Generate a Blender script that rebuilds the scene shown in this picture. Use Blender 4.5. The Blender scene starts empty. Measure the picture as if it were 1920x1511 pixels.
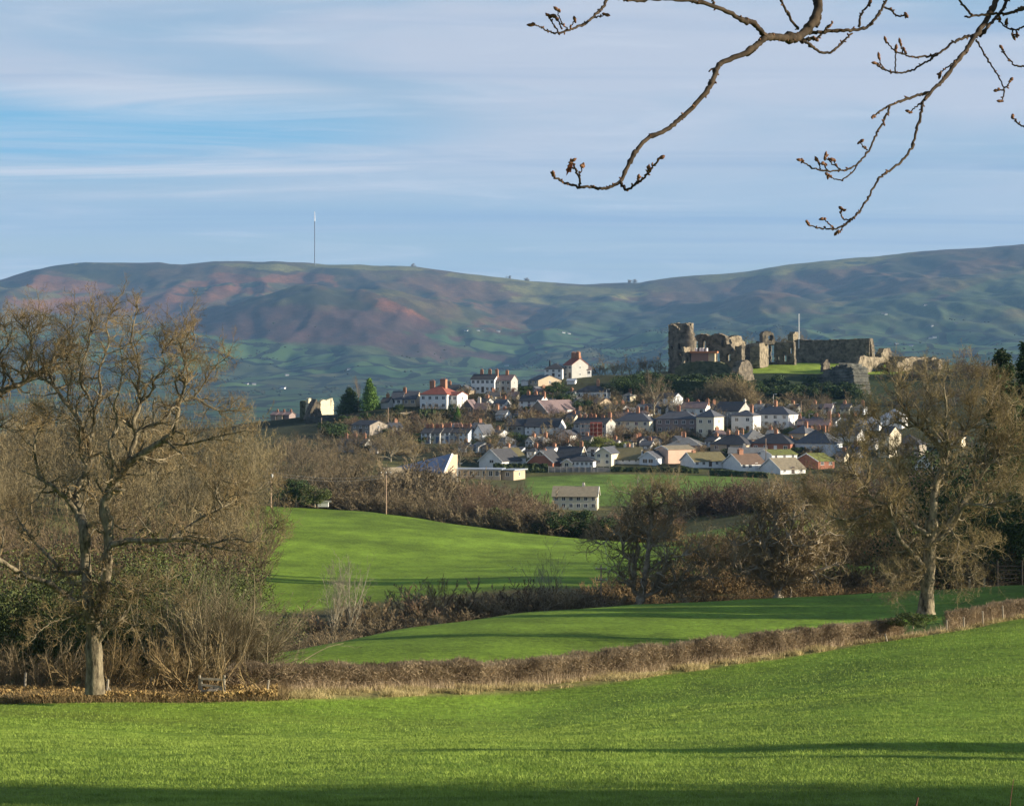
import bpy, math, random
import numpy as np
F=4516.0; YH=700.0
rs=np.random.RandomState(7)
C=bpy.context.scene.collection
def P(px,py,d): return np.array([(px-960)/F*d, d, (YH-py)/F*d])
def nrm(v): return v/np.maximum(np.linalg.norm(v,axis=-1,keepdims=True),1e-9)
# ------------------------------------------------------------ noise
def _h(i,j,s):
    n=(i.astype(np.int64)*374761393+j.astype(np.int64)*668265263+s*982451653)&0xffffffff
    n=((n^(n>>13))*1274126177)&0xffffffff
    return ((n^(n>>16))&0xffff)/65535.0
def vn(x,y,s=0):
    xi=np.floor(x);yi=np.floor(y);fx=x-xi;fy=y-yi
    fx=fx*fx*(3-2*fx);fy=fy*fy*(3-2*fy)
    a=_h(xi,yi,s);b=_h(xi+1,yi,s);c=_h(xi,yi+1,s);d=_h(xi+1,yi+1,s)
    return (a*(1-fx)+b*fx)*(1-fy)+(c*(1-fx)+d*fx)*fy
def fbm(x,y,o=4,s=0):
    r=0;a=.5
    for k in range(o):
        r=r+a*vn(x,y,s+k*17);x=x*2.03+5.1;y=y*2.03+1.7;a*=.5
    return r/(1-.5**o)      # 0..1
# ------------------------------------------------------------ materials
MATS={}
def mat(name,col,var=.25,scale=1.5,rough=.9,col2=None,bump=0,spec=.2,stretch=None,metal=0,trans=0):
    if name in MATS: return MATS[name]
    m=bpy.data.materials.new(name);m.use_nodes=True;nt=m.node_tree;N=nt.nodes;L=nt.links
    b=N['Principled BSDF'];b.inputs['Roughness'].default_value=rough
    b.inputs['Specular IOR Level'].default_value=spec;b.inputs['Metallic'].default_value=metal
    g=N.new('ShaderNodeNewGeometry');mp=N.new('ShaderNodeMapping')
    if stretch: mp.inputs['Scale'].default_value=stretch
    L.new(g.outputs['Position'],mp.inputs['Vector'])
    n=N.new('ShaderNodeTexNoise');n.inputs['Scale'].default_value=scale;n.inputs['Detail'].default_value=5
    n.inputs['Roughness'].default_value=.65
    L.new(mp.outputs[0],n.inputs['Vector'])
    r=N.new('ShaderNodeValToRGB')
    c=np.array(col);c2=np.array(col2) if col2 is not None else c
    e=r.color_ramp.elements
    e[0].position=.3;e[0].color=(*np.clip(c*(1-var),0,1),1)
    e[1].position=.7;e[1].color=(*np.clip(c2*(1+var),0,1),1)
    L.new(n.outputs['Fac'],r.inputs['Fac']);L.new(r.outputs['Color'],b.inputs['Base Color'])
    if bump:
        bp=N.new('ShaderNodeBump');bp.inputs['Strength'].default_value=.6;bp.inputs['Distance'].default_value=bump
        L.new(n.outputs['Fac'],bp.inputs['Height']);L.new(bp.outputs[0],b.inputs['Normal'])
    MATS[name]=m;return m
def mesh(name,V,Fs,m,smooth=False):
    """Fs: list of (n,3)/(n,4) int arrays"""
    me=bpy.data.meshes.new(name);V=np.asarray(V,dtype=np.float32)
    Fs=[np.asarray(f,dtype=np.int32) for f in Fs if len(f)]
    lv=np.concatenate([f.ravel() for f in Fs]);cnt=np.concatenate([np.full(len(f),f.shape[1],np.int32) for f in Fs])
    st=np.concatenate([[0],np.cumsum(cnt)[:-1]]).astype(np.int32)
    me.vertices.add(len(V));me.vertices.foreach_set('co',V.ravel())
    me.loops.add(len(lv));me.loops.foreach_set('vertex_index',lv)
    me.polygons.add(len(cnt));me.polygons.foreach_set('loop_start',st);me.polygons.foreach_set('loop_total',cnt)
    me.polygons.foreach_set('use_smooth',np.full(len(cnt),bool(smooth)))
    me.materials.append(m);me.update(calc_edges=True)
    return me
def put(name,me,parent=None,loc=(0,0,0),rz=0,sc=None):
    o=bpy.data.objects.new(name,me);C.objects.link(o)
    if parent is not None:o.parent=parent
    o.location=loc;o.rotation_euler=(0,0,rz)
    if sc is not None:o.scale=sc if hasattr(sc,'__len__') else (sc,)*3
    return o
def tag(o,label=None,cat=None,group=None,kind=None):
    if label:o['label']=label
    if cat:o['category']=cat
    if group:o['group']=group
    if kind:o['kind']=kind
    return o
def thing(name,label,cat,loc=(0,0,0),rz=0,group=None,sc=None):
    return tag(put(name,None,None,loc,rz,sc),label,cat,group)
class MB:
    def __init__(s): s.v=[];s.f={3:[],4:[]};s.n=0
    def add(s,V,Fc):
        V=np.asarray(V,float);Fc=np.asarray(Fc)
        s.v.append(V);s.f[Fc.shape[1]].append(Fc+s.n);s.n+=len(V)
    def cat(s):
        return np.concatenate(s.v),[np.concatenate(f) for f in s.f.values() if f]
    def mesh(s,name,m,smooth=False): 
        V,Fc=s.cat();return mesh(name,V,Fc,m,smooth)
    def box(s,x0,x1,y0,y1,z0,z1):
        V=[(x0,y0,z0),(x1,y0,z0),(x1,y1,z0),(x0,y1,z0),(x0,y0,z1),(x1,y0,z1),(x1,y1,z1),(x0,y1,z1)]
        s.add(V,[(0,3,2,1),(4,5,6,7),(0,1,5,4),(1,2,6,5),(2,3,7,6),(3,0,4,7)])
    def cyl(s,x,y,z0,z1,r0,r1,n=8):
        a=np.arange(n)*2*math.pi/n
        V=np.concatenate([np.stack([x+r0*np.cos(a),y+r0*np.sin(a),a*0+z0],1),np.stack([x+r1*np.cos(a),y+r1*np.sin(a),a*0+z1],1),[(x,y,z1)]])
        i=np.arange(n);j=(i+1)%n
        s.add(V,np.stack([i,j,j+n,i+n],1))
        s.f[3].append(np.stack([i+n,j+n,i*0+2*n],1)+s.n-len(V))
def tubes(pts,rad,sides):
    """pts (n,k,3) rad (n,k)"""
    n,k,_=pts.shape
    T=np.empty_like(pts);T[:,1:-1]=pts[:,2:]-pts[:,:-2];T[:,0]=pts[:,1]-pts[:,0];T[:,-1]=pts[:,-1]-pts[:,-2]
    T=nrm(T);m=nrm(T.mean(1))
    ref=np.where(np.abs(m[:,2:3])<.8,np.array([[0,0,1.]]),np.array([[1.,0,0]]))
    U=nrm(np.cross(T,ref[:,None,:]));W=np.cross(T,U)
    a=np.arange(sides)*2*math.pi/sides
    V=pts[:,:,None,:]+rad[:,:,None,None]*(np.cos(a)[None,None,:,None]*U[:,:,None,:]+np.sin(a)[None,None,:,None]*W[:,:,None,:])
    V=V.reshape(-1,3)
    i=np.arange(sides if sides>2 else 1);j=(i+1)%sides
    q=np.stack([i,j,j+sides,i+sides],1)
    Fc=(np.arange(n)[:,None,None,None]*k*sides+np.arange(k-1)[None,:,None,None]*sides+q[None,None]).reshape(-1,4)
    return V,Fc
def grow(Pp,D,L,R,k,wig,trop,r,end=.35,curl=0):
    n=len(Pp);pts=np.empty((n,k+1,3));pts[:,0]=Pp;D=D.copy();tr=np.asarray(trop,float)
    drift=r.normal(size=(n,3))*curl
    for s in range(k):
        D=nrm(D+r.normal(size=(n,3))*wig+tr+drift)
        pts[:,s+1]=pts[:,s]+D*(L/k)[:,None]
    t=np.linspace(0,1,k+1)
    return pts,R[:,None]*(1-t*(1-end))[None]
def sprout(pts,rad,m,tmin,a0,a1,Lf,r,rr=.6,jit=.35,up=0):
    n,k,_=pts.shape
    t=tmin+(1-tmin)*((np.arange(m)[None]+r.rand(n,m))/m);t=np.clip(t,0,.999)*(k-1)
    i=t.astype(int);f=(t-i)[...,None];I=np.arange(n)[:,None]
    p0=pts[I,i];p1=pts[I,i+1];Pp=p0*(1-f)+p1*f;T=nrm(p1-p0)
    R=(rad[I,i]*(1-f[...,0])+rad[I,i+1]*f[...,0])*rr
    rnd=nrm(r.normal(size=T.shape)+np.array([0,0,up]));perp=nrm(rnd-(rnd*T).sum(-1,keepdims=True)*T)
    a=np.radians(a0+(a1-a0)*r.rand(n,m))[...,None]
    D=T*np.cos(a)+perp*np.sin(a)
    Lb=np.linalg.norm(pts[:,1:]-pts[:,:-1],axis=-1).sum(1)[:,None]
    L=Lb*Lf*(1-.45*(t/(k-1)))*(1+jit*(r.rand(n,m)*2-1))
    return Pp.reshape(-1,3),D.reshape(-1,3),L.ravel(),R.ravel()
def bare(seed,H,th=.45,n1=10,m=(7,7,6),r0=.022,ang=(25,60),wig=.16,twr=.006,up=.06,lf=(.55,.5,.5,.55),sides=3,tilt=0):
    """leafless tree -> (trunk V,F),(crown V,F)"""
    r=np.random.RandomState(seed)
    a=MB();b=MB()
    p,q=grow(np.zeros((1,3))-np.array([[0,0,.4]]),np.array([[tilt,0,1.]]),np.array([H*th]),np.array([H*r0]),8,.05,(0,0,.05),r,.6)
    q[:,0]*=1.35
    a.add(*tubes(p,q,8))
    Pp,D,L,R=sprout(p,q,n1,.35,ang[0],ang[1],1,r,.55);L=H*lf[0]*(.7+.5*r.rand(len(L)))
    L[-2:]*=1.1;R=np.maximum(R,H*r0*.3)
    p,q=grow(Pp,D,L,R,8,wig,(0,0,up),r,.25);a.add(*tubes(p,q,6))
    for lv,mm in enumerate(m):
        Pp,D,L,R=sprout(p,q,mm,.18,25,60,lf[lv+1],r,.6)
        k=(5,3,2,1)[lv] if lv<len(m)-1 else 1+(lv<2)
        R=np.maximum(R,twr)
        p,q=grow(Pp,D,L,R,max(k,1),wig*(1+.3*lv),(0,0,up*.7),r,.3)
        b.add(*tubes(p,q*(1 if lv<len(m)-1 else 1.35),4 if lv==0 else sides if lv<len(m)-1 else 2))
    return a.cat(),b.cat()
def bush(seed,H,n0=24,m=(7,6,4),spread=50,twr=.008,wig=.12,lean=(0,0,0),base=.25,r0=.03,lf=(.45,.45,.5)):
    r=np.random.RandomState(seed);b=MB();a=MB()
    az=r.rand(n0)*6.283;an=np.radians(spread)*np.sqrt(r.rand(n0))
    D=np.stack([np.sin(an)*np.cos(az),np.sin(an)*np.sin(az),np.cos(an)],1)+np.array(lean)
    Pp=np.stack([np.cos(az)*base*H*r.rand(n0),np.sin(az)*base*H*r.rand(n0),r.rand(n0)*0-.3],1)
    p,q=grow(Pp,nrm(D),H*(.72+.24*r.rand(n0)),np.full(n0,r0)*(.6+.6*r.rand(n0)),7,wig,(0,0,.03),r,.25)
    a.add(*tubes(p,q,5))
    for lv,mm in enumerate(m):
        Pp,D,L,R=sprout(p,q,mm,.1,18,50,lf[lv],r,.6);R=np.maximum(R,twr)
        p,q=grow(Pp,D,L,R,(4,2,1)[lv],wig*1.3,(0,0,.05),r,.3)
        b.add(*tubes(p,q*(1 if lv<2 else 1.35),3 if lv<(2 if twr<.04 else 1) else 2))
    return a.cat(),b.cat()
def leafball(seed,H,W,n=5000,ls=.22,lobes=9,flat=.0,cone=0):
    r=np.random.RandomState(seed)
    c=r.normal(size=(lobes,3))*np.array([W*.27,W*.27,H*.2])+np.array([0,0,H*.55])
    if cone: 
        t=np.linspace(.05,.95,lobes);c=np.stack([r.normal(size=lobes)*W*.16*(1-t),r.normal(size=lobes)*W*.16*(1-t),t*H],1)
        R=W*.5*(1-t**1.3*.85)
    else: R=W*.27*(.7+.6*r.rand(lobes))
    k=r.randint(0,lobes,n) if not cone else r.choice(lobes,n,p=(R**1.5)/(R**1.5).sum())
    d=nrm(r.normal(size=(n,3)));rad=R[k]*(.55+.45*r.rand(n)**.5)*(1+.25*r.normal(size=n)*.5)
    p=c[k]+d*rad[:,None]*np.array([1,1,.85 if not cone else 1.1]);p[:,2]=np.maximum(p[:,2],.05)
    u=nrm(r.normal(size=(n,3)));w=nrm(np.cross(u,d+r.normal(size=(n,3))*.5));s=(ls*(.6+.8*r.rand(n)))[:,None]
    V=np.stack([p-u*s*.5,p+w*s*.35,p+u*s*.5,p-w*s*.35],1).reshape(-1,3)
    Fc=np.arange(4*n).reshape(-1,4)
    mb=MB();mb.cyl(0,0,-.4,H*.7,H*.02+.05,.04,6)
    return mb.cat(),(V,[Fc])
def xf(geo,pos,s,rz):
    V,Fs=geo;c,sn=math.cos(rz),math.sin(rz);s=np.asarray(s)
    W=V*s;return np.stack([W[:,0]*c-W[:,1]*sn,W[:,0]*sn+W[:,1]*c,W[:,2]],1)+np.asarray(pos)
def merge(mb,geo,pos,s,rz):
    V=xf(geo,pos,s,rz);n0=mb.n;mb.v.append(V);mb.n+=len(V)
    for f in geo[1]: mb.f[f.shape[1]].append(f+n0)
# ------------------------------------------------------------ terrain
CX=np.array([-900,0,500,700,960,1200,1450,1700,1920,2800.])
def row(*a):
    a=list(a) if len(a)>1 else [a[0]]*8
    return [a[0]]+a+[a[-1]]
ND=[row(38),row(52),row(92,96,99,104,110,119,128,138),row(100,104,107,112,118,127,136,146),
 row(114,117,140,158,174,188,194,200),row(150,145,170,190,200,212,220,226),row(200,215,235,250,260,270,280,290),
 row(280,320,330,340,345,350,350,350),row(400,450,450,430,420,440,440,440),row(440,480,480,465,455,456,456,456),
 row(555),row(690),row(750),row(820),row(860),row(905),row(937),row(1000),row(1100),row(1400),row(2500),row(4200),row(5600),
 row(7000),row(8200),row(9200),row(10200),row(10900),row(11900)]
NY=[row(1511),row(1418),row(1322,1315,1311,1302,1275,1240,1197,1160),row(1290,1262,1266,1260,1243,1215,1185,1148),
 row(1272,1228,1190,1152,1134,1121,1108,1097),row(1225,1250,1202,1165,1148,1136,1125,1112),row(1110,1150,1125,1100,1095,1085,1075,1065),
 row(1000,1040,1045,1050,1050,1048,1035,1035),row(930,949,960,998,1019,1000,995,1000),row(925,950,968,1008,1028,985,985,995),
 row(880,915,925,952,957,935,938,945),row(845,870,868,888,885,893,890,885),row(835,835,828,832,832,840,840,835),
 row(825,805,782,775,770,780,785,780),row(820,800,770,745,740,748,755,750),row(818,798,765,725,712,722,730,720),
 row(818,798,768,722,702,698,700,700),row(820,802,775,725,700,680,682,688),row(825,815,785,740,715,684,684,690),
 row(830,825,800,780,770,760,755,750),row(815,810,805,800,798,795,790,785),row(785,782,780,778,775,768,762,755),
 row(742,740,738,736,732,722,712,702),row(700,700,695,692,682,665,650,640),row(650,655,650,650,625,605,595,585),
 row(590,602,602,595,588,565,545,545),row(545,540,550,560,560,530,508,492),row(500),row(560)]
RX=[-900,0,60,150,300,330,400,580,620,780,900,1000,1100,1200,1250,1400,1480,1700,1850,1920,2800]
RY=[600,525,505,492,492,498,492,493,497,500,515,527,532,530,520,508,495,473,463,457,420]
ND=np.array(ND,float);NY=np.array(NY,float)
GP=np.arange(-900,2801,20.);GD=np.concatenate([np.arange(38,260,1.5),np.arange(260,1110,5),np.geomspace(1110,12200,260)])
def _table():
    T=np.empty((len(GP),len(GD)))
    for i,p in enumerate(GP):
        d=np.array([np.interp(p,CX,r) for r in ND]);y=np.array([np.interp(p,CX,r) for r in NY])
        y[-2]=np.interp(p,RX,RY);y[-1]=y[-2]+45
        z=(YH-y)/F*d
        # monotone-ish cubic
        h=np.diff(d);dl=np.diff(z)/h;m=np.zeros(len(d));m[0]=dl[0];m[-1]=dl[-1]
        s=dl[1:]*dl[:-1]>0;m[1:-1]=np.where(s,2*dl[1:]*dl[:-1]/np.where(s,dl[1:]+dl[:-1],1),(dl[1:]+dl[:-1])*.15)
        k=np.clip(np.searchsorted(d,GD)-1,0,len(d)-2);t=(GD-d[k])/h[k]
        T[i]=(2*t**3-3*t**2+1)*z[k]+(t**3-2*t**2+t)*h[k]*m[k]+(-2*t**3+3*t**2)*z[k+1]+(t**3-t**2)*h[k]*m[k+1]
    K=np.array([1,2,3,2,1.])/9;Tp=np.pad(T,((2,2),(0,0)),'edge')
    out=sum(K[j]*Tp[j:j+len(GP)] for j in range(5))
    n=GD>9500;out[:,n]=T[:,n]
    return out
TAB=_table()
ANC=[]    # (x,y,z,radius) building platforms
def ground(x,y):
    x=np.atleast_1d(np.asarray(x,float));y=np.atleast_1d(np.asarray(y,float))
    yc=np.maximum(y,38.);px=np.clip(960+x/yc*F,-900,2799.9)
    u=(px+900)/20;i=u.astype(int);fu=u-i
    k=np.clip(np.searchsorted(GD,yc,side='right')-1,0,len(GD)-2);fd=np.clip((yc-GD[k])/(GD[k+1]-GD[k]),0,1)
    z=(TAB[i,k]*(1-fu)+TAB[i+1,k]*fu)*(1-fd)+(TAB[i,k+1]*(1-fu)+TAB[i+1,k+1]*fu)*fd
    z38=TAB[60,0];t=np.clip(y/38.,-2,1);zn=-1.65+(z38+1.65)*(t*.75+.25*t*np.abs(t))
    z=np.where(y<38,zn,z)
    z=z+(fbm(x*.12,y*.12,3,5)-.5)*.25*np.clip((y-5)/20,0,1)*(y<1200)
    # far relief
    far=np.clip((y-5200)/2500,0,1)*np.clip((11000-y)/900,.12,1)
    if far.any():
        q=fbm(x/700,y/1300,5,3);rg=1-np.abs(2*fbm(x/420+.3*q,y/1500,4,31)-1)
        z=z+far*((q-.5)*150+(rg-.75)*75+(fbm(x/150,y/330,4,9)-.5)*42)
        # dome hill in front of the ridge
        dx=(x+690)/520;dy=(y-8700)/620
        z=z+np.where(dx*dx+dy*dy<6,185*np.exp(-(dx*dx+dy*dy)**1.25),0)
    if ANC:
        A=np.array(ANC);m=(y>480)&(y<1100)
        if m.any():
            xm=x[m][:,None];ym=y[m][:,None]
            w=np.exp(-(((xm-A[:,0])**2+(ym-A[:,1])**2)/A[:,3]**2))
            rsd=A[:,2]-A[:,4]
            z[m]=z[m]+(w*rsd).sum(1)/(w.sum(1)+.12)
    return z
def anchor(x,y,z,r=9): ANC0.append((x,y,z,r))
ANC0=[]
def fix_anchors():
    if ANC0:
        A=np.array(ANC0);z=ground(A[:,0],A[:,1])
        ANC.extend([tuple(a)+(zz,) for a,zz in zip(A,z)])
def G(px,d):
    x=(px-960)/F*d;return (x,d,float(ground(x,d)[0]))
def interpc(tab,px): return np.interp(px,CX,tab)
def hedge_d(px): return interpc(ND[2],px)
# ------------------------------------------------------------ palettes
WALL={'white':(.72,.72,.70),'cream':(.66,.60,.45),'grey':(.36,.36,.34),'stone':(.27,.24,.20),'tan':(.44,.36,.26),
 'brick':(.30,.13,.085),'pink':(.60,.42,.32),'mauve':(.25,.20,.19),'blue':(.56,.61,.66),'darkstone':(.16,.155,.15),'red':(.33,.085,.06)}
ROOF={'slate':(.085,.09,.105),'dark':(.055,.056,.062),'brown':(.17,.115,.08),'moss':(.16,.17,.05),'tanr':(.26,.22,.15),'purple':(.17,.125,.125),
 'greyr':(.19,.19,.185),'redr':(.27,.09,.065),'paleb':(.30,.34,.40),'mossb':(.16,.14,.07)}
def W(n): return mat('wall_'+n,WALL[n],.10,.7,.9,bump=.01)
def Rf(n):
    if n=='moss': return mat('roof_moss',(.12,.12,.055),.25,1.2,.95,col2=(.19,.21,.05))
    return mat('roof_'+n,ROOF[n],.2,1.1,.75,spec=.25,bump=.02)
def plain(n,c,rough=.6,var=.06): return mat(n,c,var,2.,rough)
WHITE=plain('trim_white',(.75,.75,.73));GLASS=mat('window_glass',(.03,.035,.045),.2,1,.12,spec=.6)
CHIM=mat('chimney_brick',(.33,.145,.085),.3,.25,.9,col2=(.36,.20,.13));CHIMW=mat('chimney_render',(.66,.60,.50),.1,2,.9);DARKP=plain('dark_trim',(.05,.05,.055))
POT=plain('chimney_pot',(.48,.22,.11));LEADM=plain('dark_metal',(.12,.12,.12))
WINC={}
def winmesh(w,h):
    k=(round(w,1),round(h,1))
    if k in WINC:return WINC[k]
    w,h=k;b=MB();t=.09
    b.box(-w/2-.07,w/2+.07,-.06,.01,0-.08,0);b.box(-w/2,w/2,-.045,.01,h-t,h);b.box(-w/2,-w/2+t,-.045,.01,0,h-t);b.box(w/2-t,w/2,-.045,.01,0,h-t)
    b.box(-.035,.035,-.04,.01,0,h-t)
    g=MB();g.box(-w/2+.05,w/2-.05,-.02,.005,.02,h-.05)
    WINC[k]=(b.mesh('window',WHITE),g.mesh('pane',GLASS));return WINC[k]
def window(root,x,y,z,w,h,rz=0,name='window'):
    f,g=winmesh(w,h);o=put(name,f,root,(x,y,z),rz);put('pane',g,o);return o
DOORC={}
def door(root,x,y,z,colr='door_dark',c=(.08,.06,.05),rz=0):
    if colr not in DOORC:
        b=MB();b.box(-.5,.5,-.05,.01,0,2.05);DOORC[colr]=b.mesh('door',plain(colr,c))
    return put('door',DOORC[colr],root,(x,y,z),rz)
def chimney(roof,x,y,z0,z1,m=None,big=1.):
    b=MB();a=.42*big;b.box(x-a*1.2,x+a*1.2,y-a,y+a,z0,z1);b.box(x-a*1.35,x+a*1.35,y-a*1.15,y+a*1.15,z1,z1+.14)
    for s in((-.45,.45) if big<1.3 else (-.7,0,.7)): b.cyl(x+s*a*1.2,y,z1+.14,z1+.6,.15,.12,6)
    return put('chimney',b.mesh('chimney',m or CHIM),roof)
SPEC=[]
def town_d(y): return float(np.interp(y,[660,700,715,740,770,800,830,860,890,930,960],[960,930,900,860,820,785,750,720,690,600,555]))
def house(label,xl,xr,yb,ye,yr,roof='gx',wall='white',rf='slate',yaw=20,dep=8,d=None,ch=(),win=None,name='house',group=None,cat='house',side=1,ext=None,chm=None,oh=.35,barge=None,wh=1.15,base=2.5,hipk=.85,gwin=None):
    d=d or town_d(yb);SPEC.append(dict(locals()))
    x=((xl+xr)/2-960)/F*d;z=(YH-yb)/F*d;a=math.radians(-yaw)
    anchor(x,d,z,8);anchor(x-math.sin(a)*dep,d+math.cos(a)*dep,z,8)
def build_house(q):
    d=q['d'];s=d/F;yaw=math.radians(q['yaw']);w=(q['xr']-q['xl'])*s/math.cos(yaw);h=(q['yb']-q['ye'])*s;rh=max((q['ye']-q['yr'])*s,.4)
    dep=q['dep'];oh=q['oh'];x=((q['xl']+q['xr'])/2-960)*s;z=(YH-q['yb'])*s
    root=thing(q['name'],q['label'],q['cat'],(x,d,z),-yaw,q['group'])
    b=MB();B=-q['base'];W2=w/2;t=.14;m=W(q['wall']);r=MB();rt=q['roof']
    if rt in('gx','gy'):
        if rt=='gx': hw=dep/2;ax=0
        else: hw=W2;ax=1
        sl=rh/hw;y0=0;
        # walls
        b.box(-W2,W2,0,dep,B,h)
        if rt=='gx':
            for sx in(-1,1):
                X=sx*W2*.999;X2=X-sx*.25
                V=[(X,0.01,h),(X,dep-.01,h),(X,dep/2,h+rh-.02),(X2,0.01,h),(X2,dep-.01,h),(X2,dep/2,h+rh-.02)]
                b.add(V,[(0,1,2),(3,5,4)]);
                b.add(V,[(0,2,5,3),(1,4,5,2)])
        else:
            for Y in(0.001,dep-.001):
                Y2=Y+(.25 if Y<1 else -.25)
                V=[(-W2+.01,Y,h),(W2-.01,Y,h),(0,Y,h+rh-.02),(-W2+.01,Y2,h),(W2-.01,Y2,h),(0,Y2,h+rh-.02)]
                b.add(V,[(0,1,2),(3,5,4)]);b.add(V,[(0,2,5,3),(1,4,5,2)])
        # roof prism profile (c across, z)
        pr=[(-hw-oh,h-oh*sl),(0,h+rh),(hw+oh,h-oh*sl),(hw+oh,h-oh*sl+t),(0,h+rh+t*1.1),(-hw-oh,h-oh*sl+t)]
        L0,L1=((-W2-.25,W2+.25) if rt=='gx' else (-.3,dep+.25))
        V=[]
        for l in(L0,L1):
            for c,zz in pr: V.append((l,dep/2+c,zz) if rt=='gx' else (c,l,zz))
        r.add(V,[(i,(i+1)%6,(i+1)%6+6,i+6) for i in range(6)]+[(0,5,4,1),(1,4,3,2),(6,7,10,11),(7,8,9,10)])
    elif rt=='hip':
        b.box(-W2,W2,0,dep,B,h)
        k=min(dep/2*q['hipk'],W2*.98);e=oh
        o=[(-W2-e,-e),(W2+e,-e),(W2+e,dep+e),(-W2-e,dep+e)]
        V=[(a,c,h) for a,c in o]+[(a,c,h+t) for a,c in o]+[(-W2+k,dep/2,h+rh),(W2-k,dep/2,h+rh)]
        r.add(V,[(0,1,5,4),(1,2,6,5),(2,3,7,6),(3,0,4,7),(3,2,1,0),(4,5,9,8),(6,7,8,9)]);r.f[3].append(np.array([(5,6,9),(7,4,8)])+r.n-len(V))
    elif rt=='flat':
        b.box(-W2,W2,0,dep,B,h);r.box(-W2-oh,W2+oh,-oh,dep+oh,h,h+.3)
    elif rt=='mono':   # rises to the back
        b.box(-W2,W2,0,dep,B,h);
        V=[(-W2-oh,-oh,h),(W2+oh,-oh,h),(W2+oh,dep+oh,h+rh),(-W2-oh,dep+oh,h+rh)];V+=[(a,c,e+.2) for a,c,e in V]
        r.add(V,[(3,2,1,0),(4,5,6,7),(0,1,5,4),(1,2,6,5),(2,3,7,6),(3,0,4,7)])
        V=[(-W2,0,h),(-W2,dep,h),(-W2,dep,h+rh-.05),(W2,0,h),(W2,dep,h),(W2,dep,h+rh-.05)];b.add(V,[(0,2,1),(3,4,5)]);b.add(V,[(1,2,5,4)])
    put('wall',b.mesh('wall',m),root)
    ro=put('roof',r.mesh('roof',Rf(q['rf'])),root)
    if q['barge'] and rt in('gx','gy'):
        g=MB();bt=.28
        V=[]
        for l in (((W2+.25),(W2+.33)) if rt=='gx' and q['yaw']>=0 else ((-W2-.33),(-W2-.25)) if rt=='gx' else (-.38,-.3)):
            for c,zz in((-hw-oh,h-oh*sl-.1),(0,h+rh-.1),(hw+oh,h-oh*sl-.1),(hw+oh,h-oh*sl+bt-.1),(0,h+rh+bt-.1),(-hw-oh,h-oh*sl+bt-.1)):
                V.append((l,dep/2+c,zz) if rt=='gx' else (c,l,zz))
        g.add(V,[(i,(i+1)%6,(i+1)%6+6,i+6) for i in range(6)]+[(0,5,4,1),(1,4,3,2),(6,7,10,11),(7,8,9,10)])
        put('bargeboard',g.mesh('bargeboard',WHITE),ro)
    for c in q['ch']:
        tx=c[0];hh=c[1]*s if len(c)>1 else 1.3;big=c[2] if len(c)>2 else 1.
        cy=dep/2 if rt!='gy' else dep*.4
        chimney(ro,tx*W2 if rt!='gy' else 0.01+tx*.3,cy,h+rh*.35,h+rh+hh,q['chm'],big)
    wn=q['win']
    if wn:
        rows,cols=wn[0],wn[1];hs=h/rows;wh=min(q['wh'],hs*.55);ww=min(wh*1.05,w/cols*.6)
        dc=cols//2 if rows>1 or cols>2 else -1
        for i in range(rows):
            for j in range(cols):
                X=-W2+w*(j+.5)/cols
                if i==0 and j==dc and len(wn)<3: door(root,X,-.005,.05,*((('door_blue',(.08,.12,.2)),('door_dark',(.08,.06,.05)),('door_white',(.6,.6,.6)))[int(q['xl'])%3]));continue
                window(root,X,-.005,i*hs+hs*.38,ww,wh)
        if q['yaw']>12 and rt!='gy' :
            for i in range(rows):
                for yy in ((.25,.5,.75) if dep>13 else (.5,)): window(root,W2+.005,dep*yy,i*hs+hs*.38,.9,wh,math.pi/2)
    if q['gwin']:
        for gx,gz,gw,gh in q['gwin']: window(root,gx*W2,-.006,gz,gw,gh)
    return root
# ------------------------------------------------------------ the town: every house (photo pixels -> metres)
H=house
OC='houses of the hillside town'
H('largest white hipped house below the castle, its right side bright and chimney red',1413,1477,801,777.5,762,'hip','white','slate',27,9,ch=((.0,9),),win=(2,4),group=OC)
H('narrow white hipped house just left of the largest white semi-detached house',1372,1411,811,780,769,'hip','white','slate',24,8,ch=((.5,8),),win=(2,2),group=OC)
H('long dark slate roofed hall with sunlit white gable end behind the white houses',1338,1384,803,770,754,'gx','grey','dark',28,11,ch=((.97,3,.6),),chm=CHIMW,group=OC,name='hall',cat='hall')
H('tall cream hipped house with windowed porch, left of the dark-roofed hall',1306,1338,818,782,767,'hip','cream','slate',28,8,ch=(),win=(2,2),group=OC)
H('mauve grey pebbledashed pair of houses with white windows and one chimney',1230,1304,813,786,771,'hip','mauve','slate',14,9,ch=((.02,9),),win=(2,5),group=OC)
H('pale cream hipped pair of houses with small porch at the left of the upper row',1153,1217,813,790,774,'hip','cream','slate',20,9,ch=((.1,9),),win=(2,4),group=OC)
H('small white house with mauve roof and two brick chimneys behind the mauve pair',1277,1322,779,765,754,'gx','white','purple',18,8,ch=((-.7,4),(.95,4)),win=(1,3),group=OC)
H('dim white cottage with a bright sunlit gable under the castle bank',1232,1262,759,746,737,'gx','blue','dark',32,7,win=(1,2),group=OC)
H('grey hip-roofed bungalow with brick chimney and reddish creeper beside it',1250,1312,846,836,820,'hip','pink','greyr',15,11,ch=((-.15,7),),group=OC)
H('two-storey pink rendered house with white barge board and flat grey roof line',1252,1303,865,842,836,'gx','pink','tanr',-28,7,group=OC,barge=1)
H('dark hipped bungalow with two chimneys, left of the line of dark roofs',1333,1398,847,834,815,'hip','tan','dark',24,10,ch=((-.3,6),(.2,6)),win=(1,3),group=OC)
H('grey hipped bungalow with pinkish walls between the dark roofs and the large white house',1400,1445,836,824,806,'hip','pink','greyr',-14,9,group=OC)
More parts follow.
